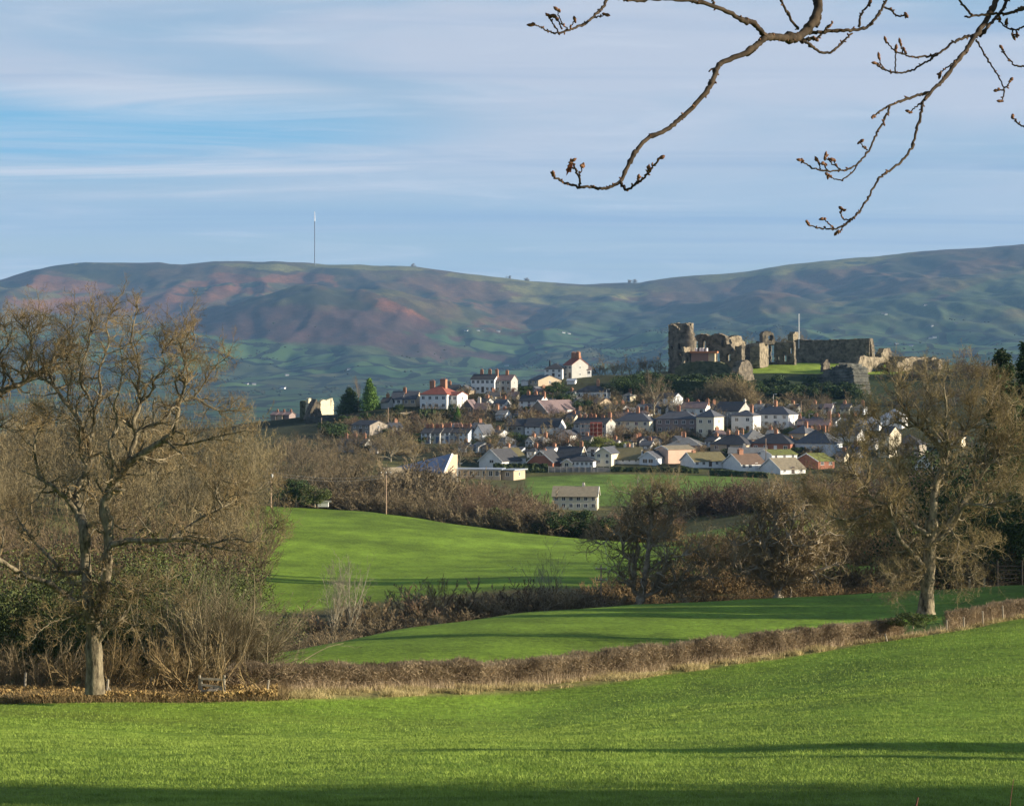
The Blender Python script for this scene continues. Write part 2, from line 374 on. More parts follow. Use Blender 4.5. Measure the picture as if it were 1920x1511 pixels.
H('dark hipped brick bungalow amid the dark-roofed line',1409,1480,848,832,813,'hip','brick','dark',24,11,ch=((0,6),),win=(1,4),group=OC)
H('large dark hipped house with two chimneys, rightmost of the dark-roofed line',1492,1556,850,832,806,'hip','blue','slate',26,11,ch=((0,6),(.3,6)),group=OC)
H('slate house with a pale right side above the dark-roofed line',1480,1508,829,813,797,'hip','tan','slate',30,11,group=OC,ch=((.3,5),))
H('long terrace with pinkish brown roof and tall red chimney at its right end',1496,1552,808,797,786,'gx','brick','purple',15,9,ch=((-.98,5),(.95,13,1.1)),group=OC)
H('moss-roofed white bungalow with its left gable in shade',1446,1496,862,852,844,'gx','white','moss',-24,9,ch=(),win=(1,3,0),group=OC,barge=1)
H('moss-roofed brick bungalow at the right end of the lowest row',1533,1566,876,864,851,'gx','brick','moss',-30,11,group=OC,win=(1,2,0),barge=1)
H('brown-roofed bungalow with pale blue gable and big chimney in the lowest row',1388,1437,881,869,852,'gx','white','brown',-27,10,ch=((-.3,8,1.4),),win=(1,4),group=OC,barge=1)
H('tan-roofed bungalow with white gable at the right of the lowest row',1462,1512,888,879,860,'gx','white','tanr',-27,11,win=(1,3),group=OC,barge=1)
H('long brown-roofed bungalow with pale gable next to the pink rendered house',1300,1364,875,864,849,'gx','white','mossb',-22,9,ch=((-.6,3),),win=(1,5),group=OC,barge=1)
H('long low grey roof behind the brown-roofed bungalow of the lowest row',1366,1436,857,850,840,'gx','white','greyr',8,9,ch=((-.2,4,.7),),chm=CHIMW,group=OC)
H('two-storey cream house with front gable and white barge boards beside the green field',1115,1146,873,850,839,'gy','cream','slate',16,14,win=(2,2,0),group=OC,barge=1)
H('white single-storey house with glazed garden room left of the cream gabled house',1062,1112,876,865,855,'hip','white','dark',14,8,win=(1,6,0),wh=1.6,group=OC,ch=())
H('small white garage with front gable at the left of the glazed garden room',1053,1072,876,867,861,'gy','cream','dark',14,8,group=OC,name='garage',cat='garage',barge=1,gwin=((0,.3,1.2,1.0),))
H('long moss-brown bungalow roof with white walls right of the cream gabled house',1150,1198,868,861,840,'gx','white','mossb',10,12,ch=((-.3,4,.7),(.3,5,.7)),chm=CHIMW,win=(1,4,0),group=OC)
H('low house with slate-blue front gable and bay, right of the moss-brown roof',1199,1229,871,858,847,'gy','blue','slate',22,12,group=OC,barge=1,gwin=((-.3,.5,1.5,1.2),(.4,.5,1.5,1.2)))
H('chalet house with orange brick front gable and white barge boards',989,1036,876,866,845,'gy','brick','dark',18,13,group=OC,barge=1,gwin=((0,3.5,1.9,1.1),),ch=((-.9,1),))
H('chalet house with plain white front gable and dark roof, leftmost of the gabled row',898,941,878,864,843,'gy','white','dark',26,13,group=OC,barge=1,gwin=((0.1,1.6,1.4,.9),),ch=())
H('pale house with brown roof between the white and the orange brick gables',957,986,868,857,841,'gx','white','mossb',-28,10,group=OC)
H('dark-roofed house hidden behind the white single-storey garden-room house',1042,1086,868,858,838,'gx','tan','dark',16,9,ch=((.85,8),),group=OC,barge=1)
H('long flat-roofed school block with wide windows and brick panels',842,938,899,881,877,'flat','tan','paleb',6,9,win=(1,8,0),wh=1.9,group=None,name='school_block',cat='school',oh=.5)
H('low white-fasciaed brick extension at the right end of the school block',940,963,899,882,879,'flat','tan','paleb',24,8,win=(1,1,0),name='school_extension',cat='school',oh=.6)
H('low tan-roofed building with white fascia in front of the school',783,858,917,909,891,'gx','cream','tanr',-16,8,d=640,group=None,oh=.6)
H('low building with tan gable slope left of the wedge-roofed hall',737,768,912,900,878,'gx','tan','tanr',-35,9,d=645)
H('row of pale and black cottages on the skyline with four chimneys, left top of town',883,927,736,711,702,'gx','white','dark',16,8,ch=((-.35,8),(.35,8),(.95,8)),win=(2,5),group=OC)
H('dim grey cottage joined to the right of the pale cottages on the skyline',928,958,736,713,703,'gx','grey','purple',18,8,ch=((.1,7),),win=(2,3),group=OC)
H('bungalow with sunlit tan brick gable on the skyline right of the cottages',991,1009,723,713,704,'gx','tan','slate',52,11,win=(1,2),group=OC)
H('white villa with dark hipped roof left of the red-roofed mansion',1021,1054,710,692,681,'hip','white','dark',14,9,ch=((-.7,3,.5),),chm=DARKP,win=(2,3),group=OC)
H('large pink-roofed mansion with a cluster of red chimneys, highest house of the town',1057,1072,709,684,672,'gx','grey','redr',40,10,ch=((-.6,10,1.3),(.0,9,1.3),(.6,11,1.3)),win=(2,2),group=OC)
H('cream two-storey wing with pinkish roof at the sunlit right of the mansion',1079,1097,706,684,677,'gx','cream','purple',-14,8,ch=((-.5,9,1.4),(.4,8,1.3)),win=(2,3),group=OC)
H('low white annexe stepping down at the far right of the mansion',1099,1109,706,693,687,'gx','white','purple',-10,6,win=(1,1,0),group=OC)
H('white house with wide dark roof and glazed right end below the mansion',1079,1140,749,735,723,'hip','white','dark',8,9,ch=((.3,9),),win=(1,5),group=OC)
H('small tan house with dark front below the glazed white house',1108,1124,766,756,747,'gx','tan','brown',36,8,win=(1,1,0),group=OC)
H('stone schoolhouse with broad front gable and three small sunlit gables on its right',990,1027,785,773,751,'gy','stone','purple',30,22,win=(1,3,0),wh=1.9,group=OC,name='schoolhouse',barge=1)
H('white cottage row with three orange chimneys above the stone schoolhouse',972,1012,769,752,741,'gx','white','dark',24,8,ch=((-.5,6),(.2,6),(.95,5)),win=(2,3),group=OC)
H('long dark-roofed white row with small sunlit end gable below the schoolhouse',984,1046,815,800,785,'gx','white','dark',18,9,win=(2,5),group=OC)
H('dim stone house left of the long dark-roofed white row',948,982,812,798,786,'gx','grey','dark',18,9,win=(1,2),group=OC)
H('dark-roofed terrace with a bright white gable end and a row of chimneys',1076,1136,820,794,784,'gx','grey','dark',22,9,ch=((-.95,5),(-.6,5),(-.25,6),(.0,5),(.5,4),(.93,9)),win=(2,5),group=OC)
H('dark stone house with front gable and white windows under a pinkish roof',864,886,782,764,750,'gy','darkstone','purple',12,10,win=(2,2,0),group=OC)
H('dim house with pinkish roof joined to the dark stone gable house',888,911,782,768,756,'gx','darkstone','purple',12,8,ch=((-.5,9),),chm=CHIMW,group=OC)
H('red brick and white villa with dark red hipped roof and massive chimneys',787,838,768,740,722,'hip','white','redr',22,12,ch=((-.6,7,1.5),(.25,10,2.)),win=(2,4,0),group=OC)
H('lower wing with pink roof at the right of the red and white villa',838,857,768,741,735,'gx','white','redr',30,7,win=(2,2,0),group=OC)
H('white rendered cottage at the left of a joined pair with slate roofs',732,753,761,748,734,'gx','white','slate',14,8,ch=((1.,6),),win=(1,2,0),group=OC)
H('tan rendered cottage at the right of a joined pair with slate roofs',755,780,761,748,734,'gx','tan','slate',14,8,win=(1,2,0),group=OC)
H('low tan gable building with dark roof right of the red and white villa',860,880,738,731,723,'gy','tan','slate',24,9,group=OC)
H('dark slate roof with chimneys behind the red and white villa',838,858,738,730,722,'gx','grey','dark',10,8,ch=((-.9,6),),group=OC)
H('dim stone cottage with a lit tan gable below the long retaining wall',658,694,815,797,789,'gx','stone','dark',36,9,win=(2,3),group=OC)
H('small dark-roofed house beside the right foot of the cypress trees',714,728,765,754,746,'gx','grey','dark',14,7,ch=((.1,6),),group=OC)
TG='chimneyed terrace houses among the bare trees'
for i,(x,y,c,l) in enumerate([(798,812,.3,'first terrace house from the left, smoking chimney beside it'),(816,812,.1,'second terrace house from the left, pale back wall'),(834,811,.2,'third terrace house from the left, two orange chimneys'),(852,811,.1,'fourth terrace house from the left, one orange chimney'),(869,812,.1,'rightmost terrace house of the row with a small front gable')]):
    H('dark slate '+l,x-8.6,x+8.6,y+19,y,y-9,'gx',('blue','grey')[i%2],'dark',16,8,ch=((-.4,6),(.5,6)) if i!=2 else ((-.5,6),(.3,7)),win=(2,2),group=TG)
H('pale house with tall front gable and round window right of the chimneyed terrace',887,905,828,812,797,'gy','blue','slate',26,9,win=(2,2),group=OC)
for i,(x,l) in enumerate([(642,'leftmost'),(659,'middle'),(676,'rightmost')]):
    H(l+' of three low dark roofs with cream chimneys behind the bare trees at left',x-8,x+8,846,832,823,'gx','grey','dark',14,8,ch=((.0,8),),group='low dark roofs behind the trees',d=735)
for i,(x,l,wl) in enumerate([(512,'leftmost','stone'),(524,'second','tan'),(537,'third','mauve')]):
    H(l+' of the three tiny dim houses at the far left edge of the town',x-5,x+5,786,778,773,'gx',wl,'purple',14,7,ch=((.5,3,.7),),group='tiny houses at the left edge of town',d=860)
H('tan two-storey estate house block with white windows in the green field',1036,1119,956,930,914,'gx','cream','tanr',5,9,d=555,win=(2,6,0),ch=((.35,3,.6),),chm=CHIMW,name='estate_houses',barge=1,oh=.5,wh=1.4)
# behind the crown of the right-hand oak
H('pale blue roofed house glimpsed through the top left of the big right-hand oak',1612,1648,806,795,779,'hip','white','paleb',14,9,group=OC)
H('white house with grey-blue roof glimpsed through the crown of the right-hand oak',1652,1690,800,783,767,'hip','white','paleb',20,10,win=(2,3),group=OC)
H('cream tall house glimpsed through the middle of the right-hand oak',1648,1666,856,815,800,'gx','cream','slate',36,8,win=(2,1,0),group=OC)
H('dark roofed house behind the middle of the right-hand oak',1674,1722,852,834,815,'hip','stone','dark',22,10,win=(2,3),group=OC)
H('house with bright white front gable behind the right-hand oak',1716,1750,890,872,856,'gy','white','dark',10,10,group=OC,barge=1,win=(1,2,0))
H('small white gable house at the left edge of the right-hand oak crown',1588,1612,888,880,868,'gy','white','dark',10,9,group=OC,barge=1)
H('cream house with brown roof behind the right of the oak trunk fork',1760,1800,842,822,808,'gx','cream','brown',20,9,win=(2,3),group=OC)
H('white bungalow with slate roof at the left shoulder of the oak crown',1572,1606,826,816,804,'gx','white','slate',24,9,group=OC)
H('low white hut on the slope behind the mansion garden',1063,1078,719,714,711,'gx','white','paleb',10,4,name='garden_hut',cat='hut')
H('small white caravan beside the skyline bungalow',977,990,722,714,712,'flat','white','paleb',10,3,name='caravan',cat='caravan')
ex=[(902,760,'w'),(1000,738,'s'),(1022,742,'w'),(918,778,'s'),(935,762,'w'),(1052,772,'w'),(1068,790,'s'),(1092,782,'w'),(1160,786,'s'),(1178,778,'w'),(1142,772,'s'),(1203,782,'w'),(905,806,'w'),(1056,820,'w'),(1142,838,'w'),(1180,834,'s'),(1210,840,'w'),(1232,832,'s'),(1330,832,'w'),(1382,824,'w'),(1470,838,'s'),(700,846,'w'),(745,806,'s'),(1590,846,'w'),(1575,860,'s'),(1630,836,'w'),(1300,770,'s'),(1345,770,'w')]
for i,(x,y,c) in enumerate(ex):
    w_=(8,10,12)[i%3];H('small slate-roofed house half hidden among trees in the gaps between the larger houses',x-w_,x+w_,y+4,y-5,y-13,('gx','gy','gx','hip')[i%4],'white' if c=='w' else ('cream','grey','tan')[i%3],('dark','slate','purple')[i%3],(24,14,-20,30,18)[i%5],8,ch=((.4,5),) if i%4!=1 else (),win=(2,2) if i%2 else (1,2),group='small half-hidden houses in the gaps of the town')
rq=random.Random(12)
for y in (748,760,771,783,795,808,820,832,843,852):
    x=905 if y<800 else 840
    while x<1590:
        x+=rq.uniform(18,34);w_=rq.uniform(6.5,11)
        if y<770 and x>1180: continue
        if any(s['xl']-w_-3<x<s['xr']+w_+3 and abs(s['yb']-y)<11 for s in SPEC): continue
        H('small slate-roofed house half hidden among trees in the gaps between the larger houses',x-w_,x+w_,y+4,y-5,y-12-rq.random()*2,rq.choice(['gx','gx','gy','hip']),rq.choice(['white','white','white','cream','grey','grey','blue']),rq.choice(['dark','slate','purple','greyr']),rq.choice([24,14,-20,30,18]),8,ch=((rq.uniform(-.6,.6),5),) if rq.random()<.5 else (),win=rq.choice([(2,2),(1,2),(2,3)]),group='small half-hidden houses in the gaps of the town')
VC=dict(locals())
# ------------------------------------------------------------ ground sheets
fix_anchors()
def blob(px,py,cx,cy,rx,ry,rot=0,nz=None):
    c,s=math.cos(math.radians(rot)),math.sin(math.radians(rot))
    dx=px-cx;dy=py-cy;u=(dx*c+dy*s)/rx;v=(-dx*s+dy*c)/ry
    q=u*u+v*v
    if nz is not None:q=q*(1+nz)
    return np.clip((1.2-q)/.25,0,1)
def mixc(c,new,w): return c*(1-w[:,None])+np.array(new)[None]*w[:,None]
GRASS=(.142,.224,.022)
def landcol(x,y,z):
    px=960+x/np.maximum(y,1)*F;py=YH-z/np.maximum(y,1)*F;n=len(x)
    c=np.tile(np.array(GRASS),(n,1));a=np.zeros(n)      # a = patchwork mask
    n1=fbm(x*.05,y*.05,3,21);n2=fbm(x*.4,y*.12,3,44)
    c=c*(.86+.28*n1)[:,None]*(.9+.2*n2)[:,None]
    # yellower worn stripes of the near field
    c=mixc(c,(.19,.24,.03),np.clip((fbm(x*.02,y*.16,3,77)-.47)*5,0,1)*(y<92)*.6)
    # verge and rough ground behind hedges
    hd=np.interp(np.clip(px,-800,2700),CX,ND[2])
    v=np.clip(1-np.abs(y-hd-2.3)/2.6,0,1)*(y<170)
    c=mixc(c,(.25,.20,.085),np.clip(v*2,0,1)*(.5+.5*n2))
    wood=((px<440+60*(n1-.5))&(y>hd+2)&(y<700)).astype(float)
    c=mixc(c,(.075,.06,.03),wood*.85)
    cr=np.interp(np.clip(px,-800,2700),CX,ND[4]);hb=np.interp(np.clip(px,-800,2700),CX,ND[6])
    w=np.clip((y-cr-3)/4,0,1)*np.clip((hb-y)/6,0,1);c=mixc(c,(.09,.07,.035),w*.9)
    ht=np.interp(np.clip(px,-800,2700),CX,ND[8])
    w=np.clip((y-ht-4)/5,0,1)*(y<1300)
    c=mixc(c,(.085,.075,.035),w*.9)
    # pastures further back
    fld=(px>985)&(px<1420)&(y>568)&(y<682);c=mixc(c,(.115,.19,.03),fld*(.75+.25*n1))
    st=(px>1235)&(px<1640)&(y>400)&(y<476);c=mixc(c,(.17,.22,.04),st*1.)
    r=(px>1640)&(y>300)&(y<430);c=mixc(c,(.05,.045,.022),r*.8)
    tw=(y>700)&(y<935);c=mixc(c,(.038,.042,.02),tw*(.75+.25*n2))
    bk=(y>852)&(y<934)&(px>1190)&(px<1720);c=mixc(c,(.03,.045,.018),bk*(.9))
    lawn=(y>933)&(y<1045)&(px>1340)&(px<1700);c=mixc(c,(.20,.27,.035),lawn*1.)
    vl=(y>1300)
    c=mixc(c,(.06,.11,.035),vl*1.);a=np.where(vl,1.,0.)
    a=np.where(y>1300,np.clip((py-590+70*(fbm(x/500,y/900,3,3)-.5))/40,0,1),a)
    # the moor
    n3=fbm(x/260,y/420,4,11);n4=fbm(x/90,y/130,4,12);nz=(n3-.5)*2.6+(n4-.5)*2.2
    moor=np.clip(1-a,0,1)*(y>5200)
    c=mixc(c,(.13,.115,.04),moor)
    def put_(col,w,k=1.): 
        nonlocal c
        c=mixc(c,col,w*k*(y>5200))
    heath=(.085,.048,.04);brk=(.20,.082,.042);dk=(.03,.036,.02);pal=(.20,.19,.055)
    put_(heath,np.clip((n3-.42)*6,0,1)*moor,.7)
    put_(dk,np.clip((fbm(x/180,y/260,4,91)-.55)*9,0,1)*moor,.55)
    for a_ in((100,530,110,14,8),(380,548,85,22,-6),(440,528,60,20,10),(250,570,120,16,4),(120,575,80,14,0),(560,520,70,9,0),(600,530,40,8,8)): put_(brk,blob(px,py,*a_,nz),.85)
    for a_ in((730,575,85,11,22),(700,560,40,10,20)): put_(brk,blob(px,py,*a_,nz*.5),.9)
    for a_ in((560,600,300,26,3),(640,640,230,20,6),(560,625,260,16,2),(440,600,110,12,-5)): put_((.085,.045,.04),blob(px,py,*a_,nz),.9);a=a*(1-blob(px,py,*a_,nz)*(y>5200))
    for a_ in((620,556,85,18,3),(230,520,80,12,6),(160,505,90,8,0),(500,505,60,6,4),(640,510,40,8,5),(1500,560,30,20,0),(1290,580,70,16,-8),(1180,570,70,22,0),(900,580,50,28,30),(1560,545,150,14,-14),(1720,500,120,20,-8),(1650,590,150,9,-8),(1700,575,70,20,0)): put_(dk,blob(px,py,*a_,nz),.75)
    for a_ in((980,590,60,22,8),(890,545,80,18,5),(1450,545,110,16,-4),(1240,560,70,14,0),(1560,520,80,12,-10),(1820,500,90,14,-5),(930,605,40,10,0),(820,540,70,14,12)): put_((.14,.075,.042),blob(px,py,*a_,nz),.7)
    for a_ in((900,520,90,6,3),(1060,545,110,9,2),(1020,566,70,6,4),(1440,505,120,10,-9),(1620,485,120,8,-8),(480,500,90,5,3),(700,502,120,4,2)): put_(pal,blob(px,py,*a_,nz),.8)
    for a_ in((1780,580,200,22,-10),(1860,545,90,18,-14),(1660,568,110,12,-10),(1120,575,80,10,0),(860,622,40,8,0),(1500,600,90,14,0),(560,660,180,16,0)): put_((.075,.11,.04),blob(px,py,*a_,nz*.6),.8)
    for a_ in((1400,610,200,10,0),(1250,600,100,12,0),(1840,640,100,10,0),(1520,655,160,8,0),(1150,600,90,12,5),(1720,620,90,7,0)): put_((.04,.055,.035),blob(px,py,*a_,nz),.75)
    c=c*np.where(y>3000,.68,1.)[:,None]
    return np.concatenate([c,a[:,None]],1)
def groundmat():
    m=bpy.data.materials.new('grassland');m.use_nodes=True;nt=m.node_tree;N=nt.nodes;L=nt.links
    b=N['Principled BSDF'];b.inputs['Roughness'].default_value=.95;b.inputs['Specular IOR Level'].default_value=.1
    at=N.new('ShaderNodeAttribute');at.attribute_name='land'
    g=N.new('ShaderNodeNewGeometry')
    def noise(sc,st=(1,1,1),det=3,ro=.6):
        mp=N.new('ShaderNodeMapping');mp.inputs['Scale'].default_value=st;L.new(g.outputs['Position'],mp.inputs['Vector'])
        n=N.new('ShaderNodeTexNoise');n.inputs['Scale'].default_value=sc;n.inputs['Detail'].default_value=det;n.inputs['Roughness'].default_value=ro
        L.new(mp.outputs[0],n.inputs['Vector']);return n.outputs['Fac']
    def mth(op,a,b_=None,c=None):
        n=N.new('ShaderNodeMath');n.operation=op
        for i,v in enumerate((a,b_,c)):
            if v is None:continue
            if isinstance(v,(int,float)):n.inputs[i].default_value=v
            else:L.new(v,n.inputs[i])
        return n.outputs[0]
    n1=noise(3.,(1,.45,1),5,.75);n2=noise(.25,(1,.35,1),4,.6)
    f=mth('ADD',mth('MULTIPLY_ADD',n1,2.2,-1.1),mth('MULTIPLY_ADD',n2,1.3,-.65));f=mth('ADD',f,1.)
    f=mth('MAXIMUM',f,.15);nf=noise(.012,(1,1,1),8,.75);f=mth('MULTIPLY',f,mth('MULTIPLY_ADD',nf,1.5,.25));f=mth('MULTIPLY',f,mth('MULTIPLY_ADD',noise(.06,(1,.6,1),6,.75),1.7,.15))
    mx=N.new('ShaderNodeVectorMath');mx.operation='SCALE';L.new(at.outputs['Color'],mx.inputs[0]);L.new(f,mx.inputs['Scale'])
    # patchwork of hedged fields
    mp=N.new('ShaderNodeMapping');mp.inputs['Scale'].default_value=(1/170,1/260,0);mp.inputs['Rotation'].default_value=(0,0,.35);L.new(g.outputs['Position'],mp.inputs['Vector'])
    nn=N.new('ShaderNodeTexNoise');nn.inputs['Scale'].default_value=.7;L.new(mp.outputs[0],nn.inputs['Vector'])
    ad=N.new('ShaderNodeMixRGB');ad.blend_type='ADD';ad.inputs[0].default_value=.9;L.new(mp.outputs[0],ad.inputs[1]);L.new(nn.outputs['Color'],ad.inputs[2])
    vo=N.new('ShaderNodeTexVoronoi');vo.inputs['Scale'].default_value=1.;L.new(ad.outputs[0],vo.inputs['Vector'])
    ve=N.new('ShaderNodeTexVoronoi');ve.feature='DISTANCE_TO_EDGE';ve.inputs['Scale'].default_value=1.;L.new(ad.outputs[0],ve.inputs['Vector'])
    rp=N.new('ShaderNodeValToRGB');e=rp.color_ramp.elements
    e[0].position=0;e[0].color=(.035,.055,.027,1);e[1].position=1;e[1].color=(.08,.08,.038,1)
    for p,c in((.3,(.042,.088,.032,1)),(.5,(.068,.115,.038,1)),(.75,(.034,.062,.026,1))):
        k=rp.color_ramp.elements.new(p);k.color=c
    sp=N.new('ShaderNodeSeparateColor');L.new(vo.outputs['Color'],sp.inputs[0]);L.new(sp.outputs[0],rp.inputs[0])
    hd=mth('LESS_THAN',ve.outputs['Distance'],mth('MULTIPLY',nf,.13))
    m1=N.new('ShaderNodeMixRGB');L.new(hd,m1.inputs[0]);L.new(rp.outputs[0],m1.inputs[1]);m1.inputs[2].default_value=(.012,.018,.011,1)
    wd=mth('GREATER_THAN',noise(.004,(1,.8,1),5,.7),.6)
    m3=N.new('ShaderNodeMixRGB');L.new(wd,m3.inputs[0]);L.new(m1.outputs[0],m3.inputs[1]);m3.inputs[2].default_value=(.024,.032,.02,1)
    m2=N.new('ShaderNodeMixRGB');L.new(at.outputs['Alpha'],m2.inputs[0]);L.new(mx.outputs[0],m2.inputs[1]);L.new(m3.outputs[0],m2.inputs[2])
    L.new(m2.outputs[0],b.inputs['Base Color'])
    bp=N.new('ShaderNodeBump');bp.inputs['Strength'].default_value=.8;bp.inputs['Distance'].default_value=.06;L.new(n1,bp.inputs['Height'])
    L.new(bp.outputs[0],b.inputs['Normal'])
    return m
GM=groundmat()
def sheet(name,ys,st=.0029):
    s=np.concatenate([-np.geomspace(.6,.24,14)[:-1],np.arange(-.24,.2401,st),np.geomspace(.24,.6,14)[1:]])
    Y,S=np.meshgrid(ys,s,indexing='ij');X=S*(Y+120)
    x=X.ravel();y=Y.ravel();z=ground(x,y)
    n=len(s);i=np.arange(len(ys)-1)[:,None]*n+np.arange(n-1)[None]
    Fc=np.stack([i,i+1,i+n+1,i+n],-1).reshape(-1,4)
    me=mesh(name,np.stack([x,y,z],1),[Fc],GM,True)
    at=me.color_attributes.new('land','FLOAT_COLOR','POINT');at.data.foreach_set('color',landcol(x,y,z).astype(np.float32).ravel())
    tag(put(name,me),kind='structure');return z.min()
yn=np.concatenate([np.arange(-60,3,4.),np.arange(3,240,1.),np.arange(240,1100,4.),np.arange(1100,1500,16)])
yv=np.concatenate([np.arange(1484+8,5200,40.)])
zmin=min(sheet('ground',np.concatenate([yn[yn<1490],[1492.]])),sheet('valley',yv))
zmin=min(zmin,sheet('hills',np.concatenate([[yv[-1]],np.arange(yv[-1]+20,9000,24.),np.arange(9000,11200,20.),np.arange(11200,12100,60.)]),.0013))
# ------------------------------------------------------------ light, sky, camera
S=bpy.context.scene
EL=math.radians(13.5);AZ=(0.992,-0.12)
az=nrm(np.array([AZ[0],AZ[1]]))
sd=np.array([az[0]*math.cos(EL),az[1]*math.cos(EL),math.sin(EL)])
sl=bpy.data.lights.new('sun','SUN');sl.energy=5.0;sl.angle=math.radians(.5);sl.color=(1,.86,.66)
so=bpy.data.objects.new('sun',sl);C.objects.link(so)
from mathutils import Vector
so.rotation_euler=Vector(-sd).to_track_quat('-Z','Y').to_euler()
w=bpy.data.worlds.new('World');S.world=w;w.use_nodes=True;nt=w.node_tree;N=nt.nodes;L=nt.links
bg=N['Background'];sky=N.new('ShaderNodeTexSky');sky.sky_type='NISHITA';sky.sun_disc=False;sky.sun_elevation=EL
sky.sun_rotation=math.atan2(az[0],az[1]);sky.air_density=1.;sky.dust_density=.6;sky.ozone_density=1.5
bg.inputs['Strength'].default_value=SKYS if 'SKYS' in globals() else .068
L.new(sky.outputs[0],bg.inputs['Color'])
tc=N.new('ShaderNodeTexCoord');sx=N.new('ShaderNodeSeparateXYZ');L.new(tc.outputs['Generated'],sx.inputs[0])
def mt(op,a,b=None,c=None):
    n=N.new('ShaderNodeMath');n.operation=op
    for i,v in enumerate((a,b,c)):
        if v is None:continue
        if isinstance(v,(int,float)):n.inputs[i].default_value=v
        else:L.new(v,n.inputs[i])
    return n.outputs[0]
zz=mt('MAXIMUM',sx.outputs[2],0.0);zi=mt('ADD',zz,.055)
cx=mt('DIVIDE',sx.outputs[0],zi);cy=mt('DIVIDE',sx.outputs[1],zi)
cb=N.new('ShaderNodeCombineXYZ');L.new(cx,cb.inputs[0]);L.new(cy,cb.inputs[1])
def cloud(sc,st,rot,lo,hi,det=6,ro=.55,off=(0,0,0),dist=.4):
    mp=N.new('ShaderNodeMapping');mp.inputs['Scale'].default_value=st;mp.inputs['Rotation'].default_value=(0,0,rot);mp.inputs['Location'].default_value=off
    L.new(cb.outputs[0],mp.inputs['Vector'])
    n=N.new('ShaderNodeTexNoise');n.inputs['Scale'].default_value=sc;n.inputs['Detail'].default_value=det;n.inputs['Roughness'].default_value=ro;n.inputs['Distortion'].default_value=dist
    L.new(mp.outputs[0],n.inputs['Vector'])
    r=N.new('ShaderNodeMapRange');r.interpolation_type='SMOOTHSTEP';r.inputs['From Min'].default_value=lo;r.inputs['From Max'].default_value=hi;L.new(n.outputs['Fac'],r.inputs['Value'])
    return r.outputs[0]
def bgc(col,st=1.):
    b=N.new('ShaderNodeBackground');b.inputs['Color'].default_value=(col[0]*.80,col[1]*.79,col[2]*.78,1);b.inputs['Strength'].default_value=st;return b.outputs[0]
def mixs(f,a,b):
    m=N.new('ShaderNodeMixShader');L.new(f,m.inputs[0]);L.new(a,m.inputs[1]);L.new(b,m.inputs[2]);return m.outputs[0]
ur=N.new('ShaderNodeMapRange');ur.interpolation_type='SMOOTHSTEP';ur.inputs['From Min'].default_value=.22;ur.inputs['From Max'].default_value=.6;ur.inputs['To Min'].default_value=1.;ur.inputs['To Max'].default_value=.1;L.new(sx.outputs[2],ur.inputs['Value']);up_=ur.outputs[0]
def spot(cx_,cz_,rx_,rz_):   # soft elliptical region of the sky, by direction
    a=mt('DIVIDE',mt('SUBTRACT',sx.outputs[0],cx_),rx_);b=mt('DIVIDE',mt('SUBTRACT',sx.outputs[2],cz_),rz_)
    q=mt('ADD',mt('MULTIPLY',a,a),mt('MULTIPLY',b,b));m=N.new('ShaderNodeMapRange');m.interpolation_type='SMOOTHSTEP'
    m.inputs['From Min'].default_value=1.;m.inputs['From Max'].default_value=0.;L.new(q,m.inputs['Value']);return m.outputs[0]
out=mixs(mt('MULTIPLY',mt('MULTIPLY_ADD',cloud(.5,(.3,1,1),.1,.3,.6,4,.5),.12,.74),up_),bg.outputs[0],bgc((.20,.295,.415)))
hi=N.new('ShaderNodeMapRange');hi.interpolation_type='SMOOTHSTEP';hi.inputs['From Min'].default_value=.045;hi.inputs['From Max'].default_value=.12;L.new(sx.outputs[2],hi.inputs['Value'])
cb2=N.new('ShaderNodeCombineXYZ');L.new(mt('MULTIPLY',sx.outputs[0],9.),cb2.inputs[0]);L.new(mt('MULTIPLY',sx.outputs[2],34.),cb2.inputs[1])
cbk=cb;cb=cb2;soft=cloud(.62,(.7,1,1),.06,.36,.62,6,.5,(2.2,.6,0),.5);wisp=cloud(1.9,(.45,1.4,1),.05,.50,.78,8,.6,(6.2,3.6,0),.7);cb=cbk
lav=mt('MULTIPLY',mt('MULTIPLY',up_,soft),mt('MULTIPLY_ADD',hi.outputs[0],.75,.3))
out=mixs(lav,out,bgc((.315,.355,.43)))
out=mixs(mt('MULTIPLY',cloud(1.,(.16,1.5,1),.06,.5,.72,6,.55,(3.1,1.7,0)),.55),out,bgc((.16,.245,.375)))
out=mixs(mt('MULTIPLY',spot(-.19,.098,.19,.024),mt('MULTIPLY_ADD',cloud(.9,(.4,1.3,1),.12,.3,.6,6,.6,(1.3,9,0),1.),.6,.35)),out,bgc((.11,.285,.44)))
out=mixs(mt('MULTIPLY',mt('MAXIMUM',spot(-.12,.087,.24,.020),spot(-.13,.112,.09,.012)),cloud(.8,(.4,1.2,1),.12,.40,.72,8,.62,(5.3,2.1,0),1.5)),out,bgc((.40,.42,.47)))
out=mixs(mt('MULTIPLY',cloud(1.3,(.16,1.2,1),.05,.55,.75,7,.6,(7.3,4.1,0)),.5),out,bgc((.30,.335,.42)))
out=mixs(mt('MULTIPLY',mt('MULTIPLY',up_,wisp),.42),out,bgc((.41,.44,.50)))
L.new(out,N['World Output'].inputs['Surface'])
cam=bpy.data.cameras.new('camera');co=bpy.data.objects.new('camera',cam);C.objects.link(co);S.camera=co
co.rotation_euler=(math.pi/2,0,0);cam.sensor_fit='HORIZONTAL';cam.sensor_width=36;cam.lens=F/1920*36
cam.shift_y=-(755.5-YH)/1920;cam.clip_start=.3;cam.clip_end=40000
S.view_settings.view_transform='Standard';S.view_settings.look='None';S.view_settings.exposure=1.1;S.view_settings.gamma=1
S.render.resolution_x=1024;S.render.resolution_y=805
